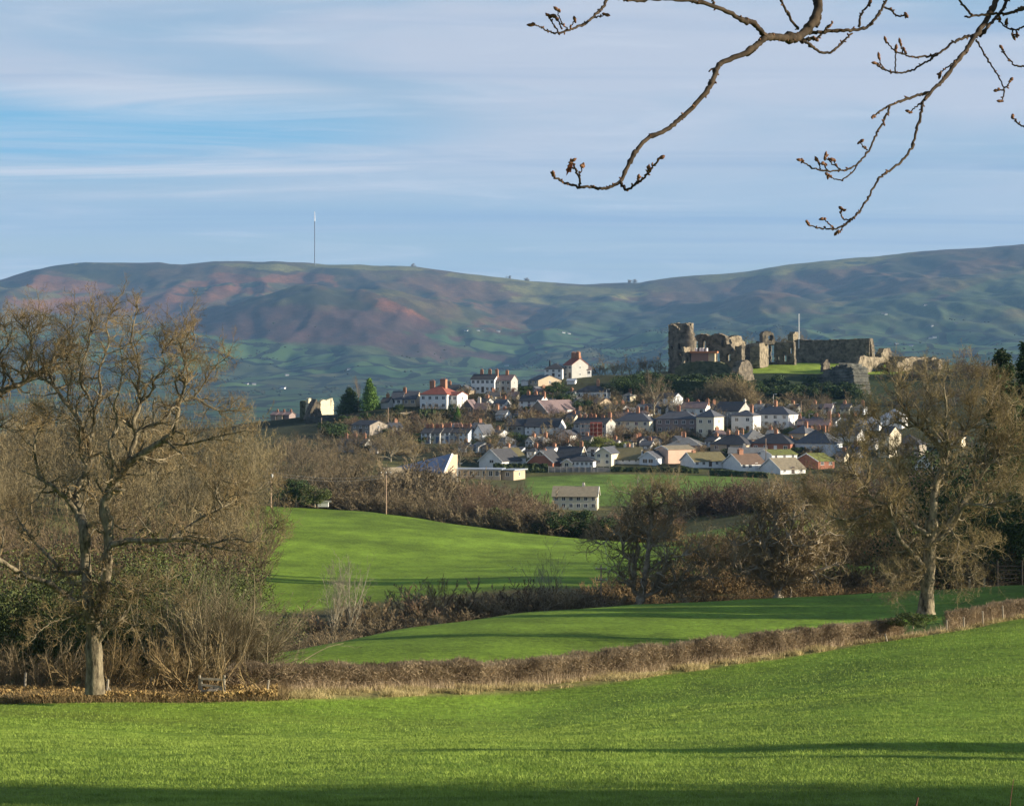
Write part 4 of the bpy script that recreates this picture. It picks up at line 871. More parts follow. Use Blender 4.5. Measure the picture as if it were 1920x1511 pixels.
# --- trees of the town
TT=[('bare',733,866,78,700,1.25,TW_TAN,'large pale crowned bare tree left of the wedge-roofed hall'),
('bare',775,868,66,705,1.1,TW_TAN,'bare tree just above the wedge roof, right of the large pale crown'),
('bare',862,872,62,690,1.25,TW_BRN,'round brown bare tree behind the school block'),
('bare',925,850,62,735,1.1,TW_TAN,'bare tree above the white gabled chalet house'),
('bare',955,846,50,735,1.2,TW_BRN,'low brown bare tree above the pale brown-roofed house'),
('bare',1050,848,62,735,.9,TW_RED,'reddish bare tree in front of the long dark-roofed white row'),
('bare',1080,845,42,735,1.1,TW_RED,'small reddish bare tree below the scaffolding'),
('fine',1165,838,30,750,1.6,TW_TAN,'low tan shrubby tree in front of the pale cream pair of houses'),
('bare',1226,768,84,800,1.05,TW_BRN,'big brown bare tree left of the castle bank'),
('bare',1205,700,0,0,0,None,''),
('bare',925,790,52,805,1.1,TW_BRN,'bare tree above the dim stone house in the middle of town'),
('bare',960,772,48,830,1.1,TW_BRN,'bare tree between the skyline cottages and the schoolhouse'),
('bare',1093,790,40,800,.9,TW_TAN,'slender bare tree below the glazed white house'),
('bare',1148,790,52,800,.7,TW_TAN,'narrow bare tree right of the small tan house'),
('bare',1185,792,42,795,.9,TW_RED,'small twiggy tree above the pale cream pair'),
('bare',830,856,40,720,1.2,TW_BRN,'brown bare tree right of the terrace gardens'),
('bare',1537,862,46,730,.9,TW_TAN,'leafless rounded tree in front of the large dark hipped house'),
('bare',1548,768,36,830,.9,TW_RED,'reddish bare tree at the foot of the crag'),
('bare',1478,766,28,835,.9,TW_TAN,'small pale bare tree above the largest white house'),
('bare',1018,722,0,0,0,None,''),
('fine',1450,812,20,775,2.,TW_TAN,'low tan hedge-like shrub in front of the largest white house'),
('bare',1250,838,30,745,1.3,TW_RED,'low twiggy shrub tree below the mauve pair'),
('bare',1320,836,28,748,1.1,TW_RED,'small twiggy tree below the cream tall house')]
for k,x,y,h,d,wx,cm,l in TT:
    if h: plant(k,x,y,h,d,label=l,cm=cm,wx=wx,group='bare trees among the town houses',sink=1)
for j,(x,y,h) in enumerate([(1325,765,52),(1338,762,58),(1352,762,62),(1366,760,64),(1380,760,62),(1394,762,58),(1408,766,46)]):
    plant('upright',x,y,h,855-2*j,label='upright leafless tree in the pale thicket below the castle lawn',cm=TW_TAN,wx=.9,group='pale thicket of upright trees below the castle lawn',sink=1)
for j,(x,y,h) in enumerate([(1122,706,38),(1135,706,44),(1150,706,40),(1166,706,42),(1182,706,44),(1198,704,46),(1213,704,48),(1228,704,44),(1243,706,40),(1110,708,30)]):
    plant('far',x,y,h,945,label='bare tree in the row between the mansion and the castle tower',cm=TW_BRN,wx=1.0,group='bare trees in the row left of the castle tower',sink=1)
for x,h,l in((1408,42,'bare tree showing over the ruined castle hall'),(1463,46,'bare tree behind the round broken arch'),(1480,50,'bare tree beside the flagpole, on its left'),(1512,44,'low bare tree beside the flagpole, on its right')):
    plant('far',x,668,h,1060,label=l,cm=TW_BRN,group='bare trees behind the castle',wx=1.2)
for j,(x,y,h) in enumerate([(1630,760,60),(1655,745,62),(1690,740,66),(1725,735,64),(1755,725,66),(1785,722,70),(1812,722,72),(1838,725,70),(1600,775,44),(1670,775,60),(1860,740,80),(1710,770,60),(1745,770,66),(1790,765,60)]):
    plant('far',x,y,h,925 if y<765 else 850,label='brown bare tree in the wood right of the outer castle wall',cm=(TW_BRN,TW_RED)[j%2],group='brown wood right of the castle',wx=1.3,sink=1)
for x,y,h,d,wx,cm,l,kd in [(655,775,52,832,1.6,LF_DK,'broad dark cypress, left of the bright green one','cone'),(693,776,70,828,1.05,LF_GR,'tall bright green cypress on the left of the town','cone'),
 (1124,842,24,730,1.7,LF_YG,'rounded yellow-green conifer beside the scaffolding','ball'),(1162,844,20,730,2.,LF_YG,'wide yellow-green bush above the moss-brown roof','ball'),
 (1245,820,14,760,1.2,LF_YG,'small bright green bush in front of the mauve pair','ball'),(1398,818,12,765,1.5,LF_GR,'green bush below the narrow white house','ball'),
 (1523,790,24,800,1.,LF_GR,'round dark green shrub beside the tall wooden pole','ball'),(1493,778,16,815,1.6,LF_YG,'small olive shrub right of the largest white house','ball'),
 (858,785,26,800,.9,LF_GR,'narrow green conifer left of the dark stone gable house','cone'),(627,822,36,745,1.6,LF_DK,'dark evergreen left of the stone cottage','ball'),
 (1163,735,34,850,1.6,LF_DK,'dark evergreen bush on the slope below the castle','ball'),(1190,742,30,850,1.6,LF_DK,'dark holly bush below the row of bare trees','ball'),
 (1060,760,28,835,1.7,LF_DK,'dark evergreen between the cottage row and the white house','ball'),(1045,735,24,850,1.6,LF_DK,'dark green bush below the white villa','ball'),
 (985,745,22,850,1.8,LF_DK,'dark bush under the skyline bungalow','ball'),(1098,770,26,820,1.3,LF_DK,'dark bush beside the small tan house','ball'),
 (1340,852,18,740,1.3,LF_DK,'dark bush in front of the left dark hipped bungalow','ball'),(1276,880,10,700,1.4,LF_DK,'small round dark shrub at the pale bungalow gable','ball'),
 (1492,888,14,695,1.3,LF_DK,'dark shrub in front of the tan-roofed bungalow','ball'),(1010,885,0,0,0,None,'','ball')]:
    if h: plant(kd,x,y,h,d,name='evergreen_tree' if h>26 else 'evergreen_bush',label=l,cat='tree' if h>26 else 'bush',cm=cm,wx=wx,sink=.5)
plant('birch',672,772,74,850,label='bare reddish poplar behind the gap between the two cypresses',cm=TW_RED,wx=.6,name='poplar_tree')
for j in range(110):
    px=(650+rs.rand()*620) if j%3 else (1240+rs.rand()*330);yb=770+rs.rand()*85;yb=max(yb,800) if px<800 else yb
    plant(('bare','far')[j%2],px,yb+5,30+rs.rand()*28,town_d(yb)+6,label='small bare garden tree showing between the roofs of the town',cm=(TW_BRN,TW_TAN,TW_RED)[j%3],wx=1.15,group='small garden trees between the roofs',sink=1)
# ground cover on the town slopes
def stuff(name,label,cat,items,m,kinds,tmix=None):
    mb=MB()
    for it in items:
        kind,px,hpx,d,wx=it[:5];g=GEO(kind,rs.randint(3));base={'bare':10,'far':10,'fine':10,'birch':10.5,'sparse':10,'bush':3.6,'thick':3.6,'tiny':3.6,'brush':3.6,'upright':6,'ball':5,'cone':10,'ballfine':5,'ballt':5}[kind]
        s=hpx/F*d/base;x=(px-960)/F*d;z=float(ground(x,d)[0])-.3;rz=rs.rand()*6.28
        if kind not in('ball','cone','ballfine','ballt') : merge(mb,g[0],(x,d,z),(s*wx,s*wx,s),rz)
        merge(mb,g[1],(x,d,z),(s*wx,s*wx,s),rz)
    return tag(put(name,mb.mesh(name,m)),label,cat,kind='stuff')
R_=rs.rand
it=[]
for k in range(330):
    px=640+R_()*900;y=740+R_()*120
    if px<800:y=790+R_()*70
    it.append(('tiny',px,10+R_()*13,town_d(y)+3,1.4))
stuff('garden_scrub','leafless garden shrubs filling the gaps between the town houses','scrub',it,TW_BRN,0)
it=[('ballt',640+R_()*900,8+R_()*10,town_d(735+R_()*120)+3,1.4) for k in range(130)]+[('ballt',1180+R_()*420,14+R_()*12,860+R_()*45,1.5) for k in range(60)]+[('ball',1490+R_()*110,16+R_()*14,862+R_()*16,1.5) for k in range(9)]
stuff('evergreen_scrub','dark evergreen shrubs between houses and on the castle bank','scrub',it,LF_DK,0)
# --- thicket between the hill field and the town
it=[]
def line(x0,x1,n,f,h0,h1,kind,dj=6,wx=1.1):
    for k in range(n):
        px=x0+(x1-x0)*(k+R_())/n;it.append((kind,px,h0+(h1-h0)*R_(),f(px)+dj*(R_()-.3),wx*(.8+.5*R_())))
top=lambda px:float(np.interp(px,CX,ND[8]))
line(545,1040,22,lambda p:top(p)+14,38,62,'thick',10,1.15);line(735,890,10,lambda p:top(p)+60,74,92,'thick',14,1.2);line(540,1020,18,lambda p:top(p)+34,52,84,'thick',14,1.2);line(1030,1190,9,lambda p:top(p)+16,34,48,'thick',10,1.2)
line(560,830,13,lambda p:500+20*R_(),60,92,'bare',10,1.2);line(600,780,7,lambda p:560,60,84,'bare',14,1.2)
line(500,700,12,lambda p:600+60*R_(),50,78,'bare',30,1.2);line(520,740,12,lambda p:690+50*R_(),34,56,'bare',20,1.3);line(480,640,8,lambda p:520,70,105,'bare',20,1.1)
stuff('field_thicket','dense brown thicket along the top of the hill field below the school','thicket',it,TW_BRN,0)
it=[];line(860,1010,12,lambda p:top(p)+22,66,92,'fine',10,1.0);line(870,1000,10,lambda p:top(p)+50,70,96,'upright',14,.9)
stuff('birch_thicket','purplish young trees below the school and left of the estate house','thicket',it,TW_RED,0)
it=[];line(1285,1600,16,lambda p:505+20*R_(),38,66,'thick',14,1.2);line(1310,1600,14,lambda p:545+14*R_(),30,60,'bare',10,1.2);line(1560,1800,10,lambda p:530,70,100,'bare',12,1.2);line(1130,1270,6,lambda p:500,30,44,'thick',10,1.2)
stuff('upper_hedgerow','brown overgrown hedgerow between the yellow-green strip and the upper field','hedgerow',it,TW_RED,0)
it=[];line(1130,1900,30,lambda p:float(np.interp(p,CX,ND[5]))+4,24,50,'thick',12,1.5);line(1150,1900,22,lambda p:float(np.interp(p,CX,ND[5]))+30,40,66,'thick',16,1.4);line(1150,1260,7,lambda p:top(p)+12,40,62,'tiny',8,1.2);line(1260,1700,16,lambda p:400,20,34,'tiny',14,1.2);line(1300,1720,18,lambda p:300+40*R_(),36,66,'thick',30,1.2);line(1560,1800,12,lambda p:380,80,120,'bare',30,1.2)
stuff('valley_thicket','brown scrub in the hollow behind the two small oaks','thicket',it,mat('dark_brown_twig',(.10,.065,.03),.45,.4,.9,col2=(.21,.15,.075)),0)
for x,y,h,d,l,k in ((590,948,40,452,'dark ivied bush left of the white tank','ball'),(555,948,46,455,'dark ivied bush behind the pole at the left end of the hill field','ball'),(942,990,40,448,'olive ivied bush at the right of the hill field top','ball'),(1035,1003,46,440,'dark ivied bush below the estate house','ball'),(1090,1010,50,440,'dark evergreen mass right below the estate house','ball'),(1130,1014,44,440,'dark evergreen at the right corner of the hill field','ball'),(1060,1006,40,450,'dark ivy bush in the shade below the estate house','ball')):
    plant(k,x,y,h,d,name='ivied_bush',label=l,cat='bush',cm=LF_DK if h>42 else LF_IVY,wx=1.2)
# --- wooded bank on the left
it=[]
def sky_h(px,d,yt): return max(onground(px,d)-yt,20)
for k in range(34):
    px=-60+R_()*600;d=330+R_()*120;yt=np.interp(px,[0,200,430,500,560,600],[735,715,755,785,830,865])+R_()*18
    it.append(('fine' if k%2 else 'bare',px,sky_h(px,d,yt),d,.62+.2*R_()))
for k in range(26):
    px=-60+R_()*560;d=230+R_()*80;yt=np.interp(px,[0,300,430,500],[800,790,850,900])+R_()*60
    it.append(('fine' if k%2 else 'bare',px,sky_h(px,d,yt),d,.7+.2*R_()))
stuff('bank_wood','pale tan leafless wood on the bank behind the big left-hand oak','wood',it,mat('olive_tan_twig',(.12,.098,.052),.4,.3,.9,col2=(.22,.18,.10)),0)
it=[]
for k in range(28):
    px=-60+R_()*430;d=150+R_()*70;yt=940+R_()*110;it.append(('fine' if k%3==0 else 'brush',px,sky_h(px,d,yt),d,.8+.3*R_()))
for k in range(20):
    px=-80+R_()*430;d=108+R_()*30;yt=1090+R_()*110;it.append(('brush',px,sky_h(px,d,yt),d,1.1+.3*R_()))
stuff('bank_undergrowth','tangled brown undergrowth at the foot of the wooded bank','undergrowth',it,mat('olive_brown_twig',(.075,.055,.03),.4,.3,.9,col2=(.16,.12,.07)),0)
it=[]
for k in range(34):
    px=-60+R_()*480;d=104+R_()*22;it.append(('ballfine',px,80+R_()*140,d,1.1))
for k in range(8): it.append(('ballfine',250+R_()*170,130+R_()*60,108+R_()*10,.8))
stuff('ivy_undergrowth','dark ivy and holly leaves low in the wood behind the left-hand oak','undergrowth',it,LF_IVY,0)
# --- gully bushes in front of the hill field: every bush a thing
gb=[(585,1205,100,168),(618,1200,80,170),(650,1200,96,172),(690,1190,88,172),(728,1185,92,174),(770,1180,100,176),(812,1172,108,178),(850,1168,92,180),(886,1165,80,182),(925,1160,90,184),(960,1155,78,186),(998,1152,84,188),(1035,1148,80,190),(1072,1145,74,192),(560,1215,70,160),(1105,1142,60,194)]
for j,(x,y,h,d) in enumerate(gb):
    plant('thick',x,y+8,h,d,name='hedgerow_bush',label='brown rounded bush in the row along the gully, between the crest and the hill field',cat='bush',cm=(TW_BRN,TW_RED,TW_BRN,TW_OAK)[j%4],group='brown bushes along the gully',wx=1.15+.3*R_(),sink=1)
it=[];line(560,1120,34,lambda p:float(np.interp(p,CX,ND[4]))+20,34,60,'thick',8,1.5)
stuff('gully_undergrowth','low brown bracken and bramble under the gully bushes','undergrowth',it,TW_BRN,0)
for x,y,h,d,wx,l,k,tm,cm in [(622,1200,185,163,.6,'white-stemmed slender bare tree, left of the pair in front of the hill field','fine',PALEB,TW_PALE),(655,1190,160,165,.8,'pale spreading bare tree, right of the pair in front of the hill field','sparse',PALEB,TW_PALE),
 (1040,1160,145,192,.8,'fan-shaped bare tree standing alone against the hill field','fine',TRK,TW_PALE),(822,1175,120,184,.9,'bare tree with forked trunk rising from the gully bushes','bare',PALEB,TW_OAK),(700,1190,72,170,1.1,'small pale-stemmed tree leaning among gully bushes','fine',PALEB,TW_TAN)]:
    plant(k,x,y,h,d,label=l,tm=tm,cm=cm,wx=wx,sink=.5)
# --- right-hand wood
for x,y,h,d,l in ((1880,1110,462,258,'tall dark conifer at the right, its tip above the brown wood'),(1926,1110,475,262,'tallest dark conifer cut by the right edge of the photo'),(1905,1100,380,270,'shorter dark conifer between the two tall ones')):
    plant('conifer',x,y,h,d,name='conifer_tree',label=l,cm=LF_DK,wx=.95)
it=[]
for k in range(20): px=1800+R_()*260;d=225+R_()*50;it.append(('ballfine',px,90+R_()*190,d,.9))
stuff('evergreen_wood','dark shaded evergreen wood at the right behind the big oak','wood',it,LF_DK,0)
it=[]
for k in range(18): px=1760+R_()*300;d=280+R_()*60;it.append(('bare',px,sky_h(px,d,790+R_()*90),d,.8))
for k in range(14): px=1780+R_()*280;d=222+R_()*20;it.append(('thick',px,50+R_()*50,d,1.3))
stuff('right_wood','leafless brown wood at the right edge behind the big oak','wood',it,TW_BRN,0)
# off-frame trees that shade the fields from the right
OG='trees along the field edge outside the frame'
for k,x,y,h,w in [('bare',27,37.,11,.9),('bare',33,36.,11.5,1.2),('bare',38,35.4,13,1.1),('bare',30,35.,10,1.3),('cone',42,34.4,12,.8),('cone',45,32.5,14,1.2),('bare',25,33,11,.9),('cone',54,33,16,1.1),('cone',21,31.5,9,1.),
    ('cone',45,49.4,10.8,1.05),('cone',47,46.3,9.8,.55),('bare',62,76,12,.25),
    ('cone',48,160,13,1.5),('cone',49,153,10,1.5),('cone',48,178,16,1.3),('cone',50,186,17,1.3),('cone',47,170,13,1.2),('cone',52,195,17,1.3),('cone',58,150,15,1),('cone',54,160,17,.7),('cone',66,168,19,1.2),('cone',60,176,20,1.2),('cone',56,184,18,1.2),('cone',70,140,12,.8),('cone',64,190,20,1.3),('bare',74,150,17,1.)]:
    z=float(ground(x,y)[0]);a,b=tree_me(k,0,TRK,TW_OAK if k=='bare' else LF_DK)
    o=thing('field_edge_tree','tree at the field edge, standing outside the right of the photo','tree',(x,y,z),R_()*6,OG,(h/10*w,h/10*w,h/10));put('trunk',a,o);put('crown',b,o)
# far woodland: small crowns along the vale hedges and slopes
mb=MB();n=15000
px=-60+R_(n)*2040;dd=4000+R_(n)**.8*4600;X=(px-960)/F*dd
nn_=fbm(X/200,dd/420,5,71);ca_,sa_=math.cos(.35),math.sin(.35);qu=(X*ca_-dd*sa_)/150+.9*fbm(X/260,dd/420,2,5);qv=(X*sa_+dd*ca_)/230+.9*fbm(X/260,dd/420,2,15)
ci,cj=np.floor(qu),np.floor(qv);D_=np.full((9,len(X)),9.)
for k_,(i_,j_) in enumerate([(i_,j_) for i_ in(-1,0,1) for j_ in(-1,0,1)]): D_[k_]=np.hypot(ci+i_+.15+.7*_h(ci+i_,cj+j_,3)-qu,cj+j_+.15+.7*_h(ci+i_,cj+j_,4)-qv)
D_.sort(0);keep=((D_[1]-D_[0]<.035)&(nn_>.5)|(nn_>.70))&(YH-ground(X,dd)/dd*F>598)
X=X[keep];dd=dd[keep];Z=ground(X,dd)
u=np.array([(0,0,1),(.9,0,.35),(.28,.85,.35),(-.73,.53,.35),(-.73,-.53,.35),(.28,-.85,.35),(0,0,-.4)],float)
fi=np.array([(0,1,2),(0,2,3),(0,3,4),(0,4,5),(0,5,1),(6,2,1),(6,3,2),(6,4,3),(6,5,4),(6,1,5)])
s=(2.+2.6*R_(len(X)))[:,None,None];V=u[None]*np.array([1.7,1,.9])*s*(1+.3*rs.normal(size=(len(X),7,1)))+np.stack([X,dd,Z+3],1)[:,None]
mb.add(V.reshape(-1,3),(np.arange(len(X))[:,None,None]*7+fi[None]).reshape(-1,3))
tag(put('vale_woodland',mb.mesh('vale_woodland',mat('far_wood',(.035,.045,.024),.35,.01,.95,col2=(.055,.06,.035)))),'dark hedgerow trees and small woods scattered over the far vale','woodland',kind='stuff')
for j,(x,y,h) in enumerate([(1560,752,20),(1578,756,18),(1590,758,24),(1545,758,18),(1530,750,16),(1600,715,20),(1606,735,22)]):
    plant('ballfine',x,y,h,905,name='ivy_clump',label='dark ivy clump growing on the crag and the ivied tower below the castle lawn',cat='ivy',cm=(LF_DK,LF_IVY)[j%2],group='ivy clumps on the castle crag',wx=1.2)
for x,y,l in((956,520,'left of two tiny trees on the skyline saddle'),(987,521,'right of two tiny trees on the skyline saddle'),(1190,531,'tiny bushy tree on the skyline left of the castle ridge'),(1180,533,'tiny low tree left of the bushy skyline tree'),(775,500,'tiny tree on the ridge right of the mast')):
    ds=np.arange(10000,11200,20.);k=np.argmax(ground((x-960)/F*ds,ds)/ds);d=ds[k]
    plant('ball',x,onground(x,d)+1,7,d,name='skyline_tree',label=l,cm=TW_BRN)
# ------------------------------------------------------------ traced oaks
def catmull(P_,n):
    P_=np.asarray(P_,float);P2=np.concatenate([[2*P_[0]-P_[1]],P_,[2*P_[-1]-P_[-2]]])
    out=[]
    for i in range(1,len(P2)-2):
        t=np.linspace(0,1,n,endpoint=False)[:,None];a,b,c,d=P2[i-1:i+3]
        out.append(.5*((2*b)+(c-a)*t+(2*a-5*b+4*c-d)*t*t+(3*b-3*c+d-a)*t**3))
    out.append(P_[-1:]);return np.concatenate(out)
def oak(name,label,limbs,d0,seed,cover,tmat=None,twm=None,gn=.05,tw=(6,6,4),L1=(1.2,2.6),wig=.3,n1=260,group=None,up=.04,twr=.0042,trunk_n=1,dsc=1.):
    """limbs: (points px,py ; r0 ; r1 ; depth drift m). cover: photo polygon pts used only as limit of crown"""
    r=np.random.RandomState(seed);k=np.zeros((0,3));tb=MB();lb=MB();SEG=[]
    base=limbs[0][0][0];loc=P(base[0],base[1],d0)
    for li,(pts,ra,rb,dd) in enumerate(limbs):
        pts=np.array(pts,float)
        if len(k):
            q=((k[:,0]-pts[0,0])**2+(k[:,1]-pts[0,1])**2);j=q.argmin();ds=k[j,2];pts[0]=k[j,:2]
        else: ds=d0
        ln=np.concatenate([[0],np.cumsum(np.hypot(*np.diff(pts,axis=0).T))]);ln/=ln[-1]
        dp=ds+dd*ln**1.2+np.concatenate([[0],r.normal(size=len(pts)-1)*.18*(li>0)])
        Wp=np.array([P(a,b,c) for (a,b),c in zip(pts,dp)])
        c=catmull(Wp,5)+0;t=np.linspace(0,1,len(c))
        jit=np.cumsum(r.normal(size=c.shape),0)*.004+r.normal(size=c.shape)*.010*(1+0*t[:,None])
        jit[0]=0;c=c+jit*(li>0)
        R=ra*(1-t)+rb*t
        R=R*(1+.10*r.normal(size=len(R))*(1+0*t))
        if li==0: R[:3]*=np.array([1.35,1.2,1.08])
        V,Q=tubes(c[None],R[None],10 if ra>.1 else 7)
        (tb if li<trunk_n else lb).add(V-loc,Q)
        pc=np.stack([960+c[:,0]/c[:,1]*F,YH-c[:,2]/c[:,1]*F,c[:,1]],1);k=np.concatenate([k,pc])
        if li>=trunk_n or len(limbs)<3:
            SEG.append((c,R))
    # sample starts over all limb polylines, favouring thin wood
    A=np.concatenate([s[0][:-1] for s in SEG]);B=np.concatenate([s[0][1:] for s in SEG]);RR=np.concatenate([s[1][:-1] for s in SEG])
    ln=np.linalg.norm(B-A,axis=1);wgt=ln/(RR+.03)**.8;wgt/=wgt.sum()
    I=r.choice(len(A),n1,p=wgt);f=r.rand(n1,1);Pp=A[I]*(1-f)+B[I]*f;T=nrm(B[I]-A[I])
    rn=nrm(r.normal(size=(n1,3))+[0,0,.35]);pe=nrm(rn-(rn*T).sum(1,keepdims=True)*T);an=np.radians(30+45*r.rand(n1))[:,None]
    D=T*np.cos(an)+pe*np.sin(an);L=L1[0]+(L1[1]-L1[0])*r.rand(n1);R=np.clip(RR[I]*.6,.020,.06)*max(1,d0/130)
    # limb ends carry on
    E=[(s[0][-1],nrm(s[0][-1]-s[0][-4]),1.3,max(s[1][-1],.012)) for s in SEG]
    for rep in range(3):
        Pp=np.concatenate([Pp,[e[0] for e in E]]);D=np.concatenate([D,nrm(np.array([e[1] for e in E])+r.normal(size=(len(E),3))*.35)]);L=np.concatenate([L,[e[2]*L1[0]*.8 for e in E]]);R=np.concatenate([R,[e[3] for e in E]])
    p,q=grow(Pp,D,L,R,8,wig,(0,0,up),r,.3,curl=.06);lb2=MB();lb2.add(*[x for x in (lambda a:(a[0]-loc,a[1]))(tubes(p,q,5))])
    cb=MB();Lf=(.56,.56,.62)
    for lv,mm in enumerate(tw):
        Pp,D,L,R=sprout(p,q,mm,.12,25,65,Lf[lv],r,.52,up=.4);R=np.maximum(R,twr)
        p,q=grow(Pp,D,L,R,(5,3,2)[lv],wig*(.95,.7,.5)[lv],(0,0,up),r,.25);V,Q=tubes(p,q,(4,3,2)[lv]);(cb).add(V-loc,Q)
    o=thing(name,label,'tree',loc,0,group)
    tm=tmat or BARK
    put('trunk',tb.mesh('trunk',tm,True),o);put('limbs',lb.mesh('limbs',tm,True),o);put('branches',lb2.mesh('branches',tm),o);put('crown',cb.mesh('crown',twm or TW_OAK),o)
    return o
LO=[([(178,1300),(177,1240),(174,1188)],.33,.28,0),
([(174,1192),(166,1130),(162,1060),(158,1000),(150,965),(138,938)],.22,.18,.4),
([(176,1190),(190,1130),(200,1060),(204,1000),(195,950),(206,922)],.22,.18,-.6),
([(150,970),(125,935),(100,912),(75,895),(70,870),(64,840),(72,805)],.11,.03,-1.5),
([(140,942),(150,905),(166,875),(169,832),(155,800),(140,773),(118,745),(104,725),(85,712)],.13,.05,1.2),
([(169,832),(176,800),(176,770),(165,740),(150,712),(155,680),(165,650),(170,620),(178,592)],.08,.02,-1.),
([(176,770),(190,735),(186,700),(195,670),(205,640),(200,612),(210,585)],.06,.018,1.8),
([(206,922),(233,884),(250,862),(303,829),(325,810),(332,780),(338,750),(345,725)],.15,.05,-1.),
([(233,884),(245,850),(255,815),(250,790),(262,760),(258,725),(262,700),(255,670),(245,640),(250,605),(255,578)],.11,.02,1.5),
([(255,808),(280,800),(306,788),(330,760),(365,745),(390,760),(415,770),(445,768)],.08,.02,1.),
([(262,855),(300,862),(330,850),(344,858),(360,872)],.05,.02,2.2),
([(303,829),(340,835),(370,830),(400,822),(430,815),(468,808)],.06,.015,-2.),
([(204,1026),(215,1020),(248,1013),(292,1014),(350,1012),(385,1022),(423,1030),(446,1032)],.14,.035,-2.2),
([(320,1012),(350,990),(376,972),(417,951),(440,938),(467,922),(507,907)],.07,.015,.8),
([(417,951),(405,925),(412,902),(432,905),(462,902)],.045,.015,.5),
([(385,1022),(410,1016),(440,1010),(470,1015),(490,1000),(505,990),(522,992)],.045,.012,-.8),
([(168,1142),(143,1132),(117,1112),(87,1092),(44,1078),(0,1050),(-40,1035)],.15,.07,-2.),
([(160,1078),(118,1072),(100,1050),(75,1025),(55,1000),(38,975),(30,955)],.10,.03,1.5),
([(104,725),(95,700),(100,670),(110,640),(130,620),(142,592)],.05,.015,1.5),
([(85,712),(60,700),(50,680),(60,650),(50,622),(40,600)],.05,.015,-1.2),
([(262,760),(285,735),(290,710),(310,690),(305,660),(322,638)],.05,.015,-1.5),
([(345,727),(350,700),(345,670),(365,640),(360,618)],.045,.014,1.2),
([(365,744),(385,715),(400,690),(425,670)],.04,.014,-1.2),
([(338,750),(328,715),(345,690),(340,655),(352,625)],.045,.014,-.8),
([(166,875),(150,850),(148,800),(120,780),(100,790),(80,775)],.05,.015,-1.8),
([(206,922),(212,870),(205,830),(220,800),(215,760),(225,730),(230,690),(225,650)],.07,.015,-1.6),
([(140,773),(128,740),(135,700),(125,670),(135,640),(120,610)],.045,.014,-1.),
([(170,1215),(200,1180),(218,1165),(235,1150),(246,1105),(240,1098)],.09,.05,-.8),
([(236,1150),(250,1108),(275,1106),(305,1108),(325,1125),(345,1135)],.035,.012,-1.),
([(176,1158),(150,1152),(120,1160),(95,1168),(66,1190)],.035,.012,-1.6),
([(180,1155),(220,1158),(250,1172),(280,1168)],.03,.012,-1.4)]
oak('oak_tree','big gnarled leafless oak with twin stems, standing at the left in the near hedge',LO,92,11,None,n1=560,L1=(.7,1.7),wig=.34,twr=.0045,tw=(6,6,4))
# neighbour whose limbs enter from the left edge
NO=[([(-190,1300),(-185,1150),(-170,1000)],.32,.26,0),([(-170,1000),(-140,900),(-100,820),(-60,765),(0,735),(45,715),(80,692),(100,670),(122,655)],.2,.035,-.5),
([(-170,1000),(-180,900),(-160,800),(-120,720),(-80,660),(-40,620)],.15,.03,.6),([(0,735),(8,700),(0,665),(15,640),(8,610)],.05,.015,.8),
([(45,715),(40,685),(60,660),(55,630),(75,605)],.05,.014,-.8),([(-60,765),(-30,740),(-20,690),(-35,650),(-15,615)],.06,.015,.9),([(80,692),(100,690),(120,700),(140,690)],.03,.012,.6),
([(-100,820),(-50,830),(0,800),(30,808),(60,790)],.06,.014,-.8)]
oak('oak_tree','leafless oak cut by the left edge, only its long limb and crown showing',NO,96,12,None,n1=200,L1=(.8,1.8),wig=.34,twr=.0045,tw=(6,5,4))
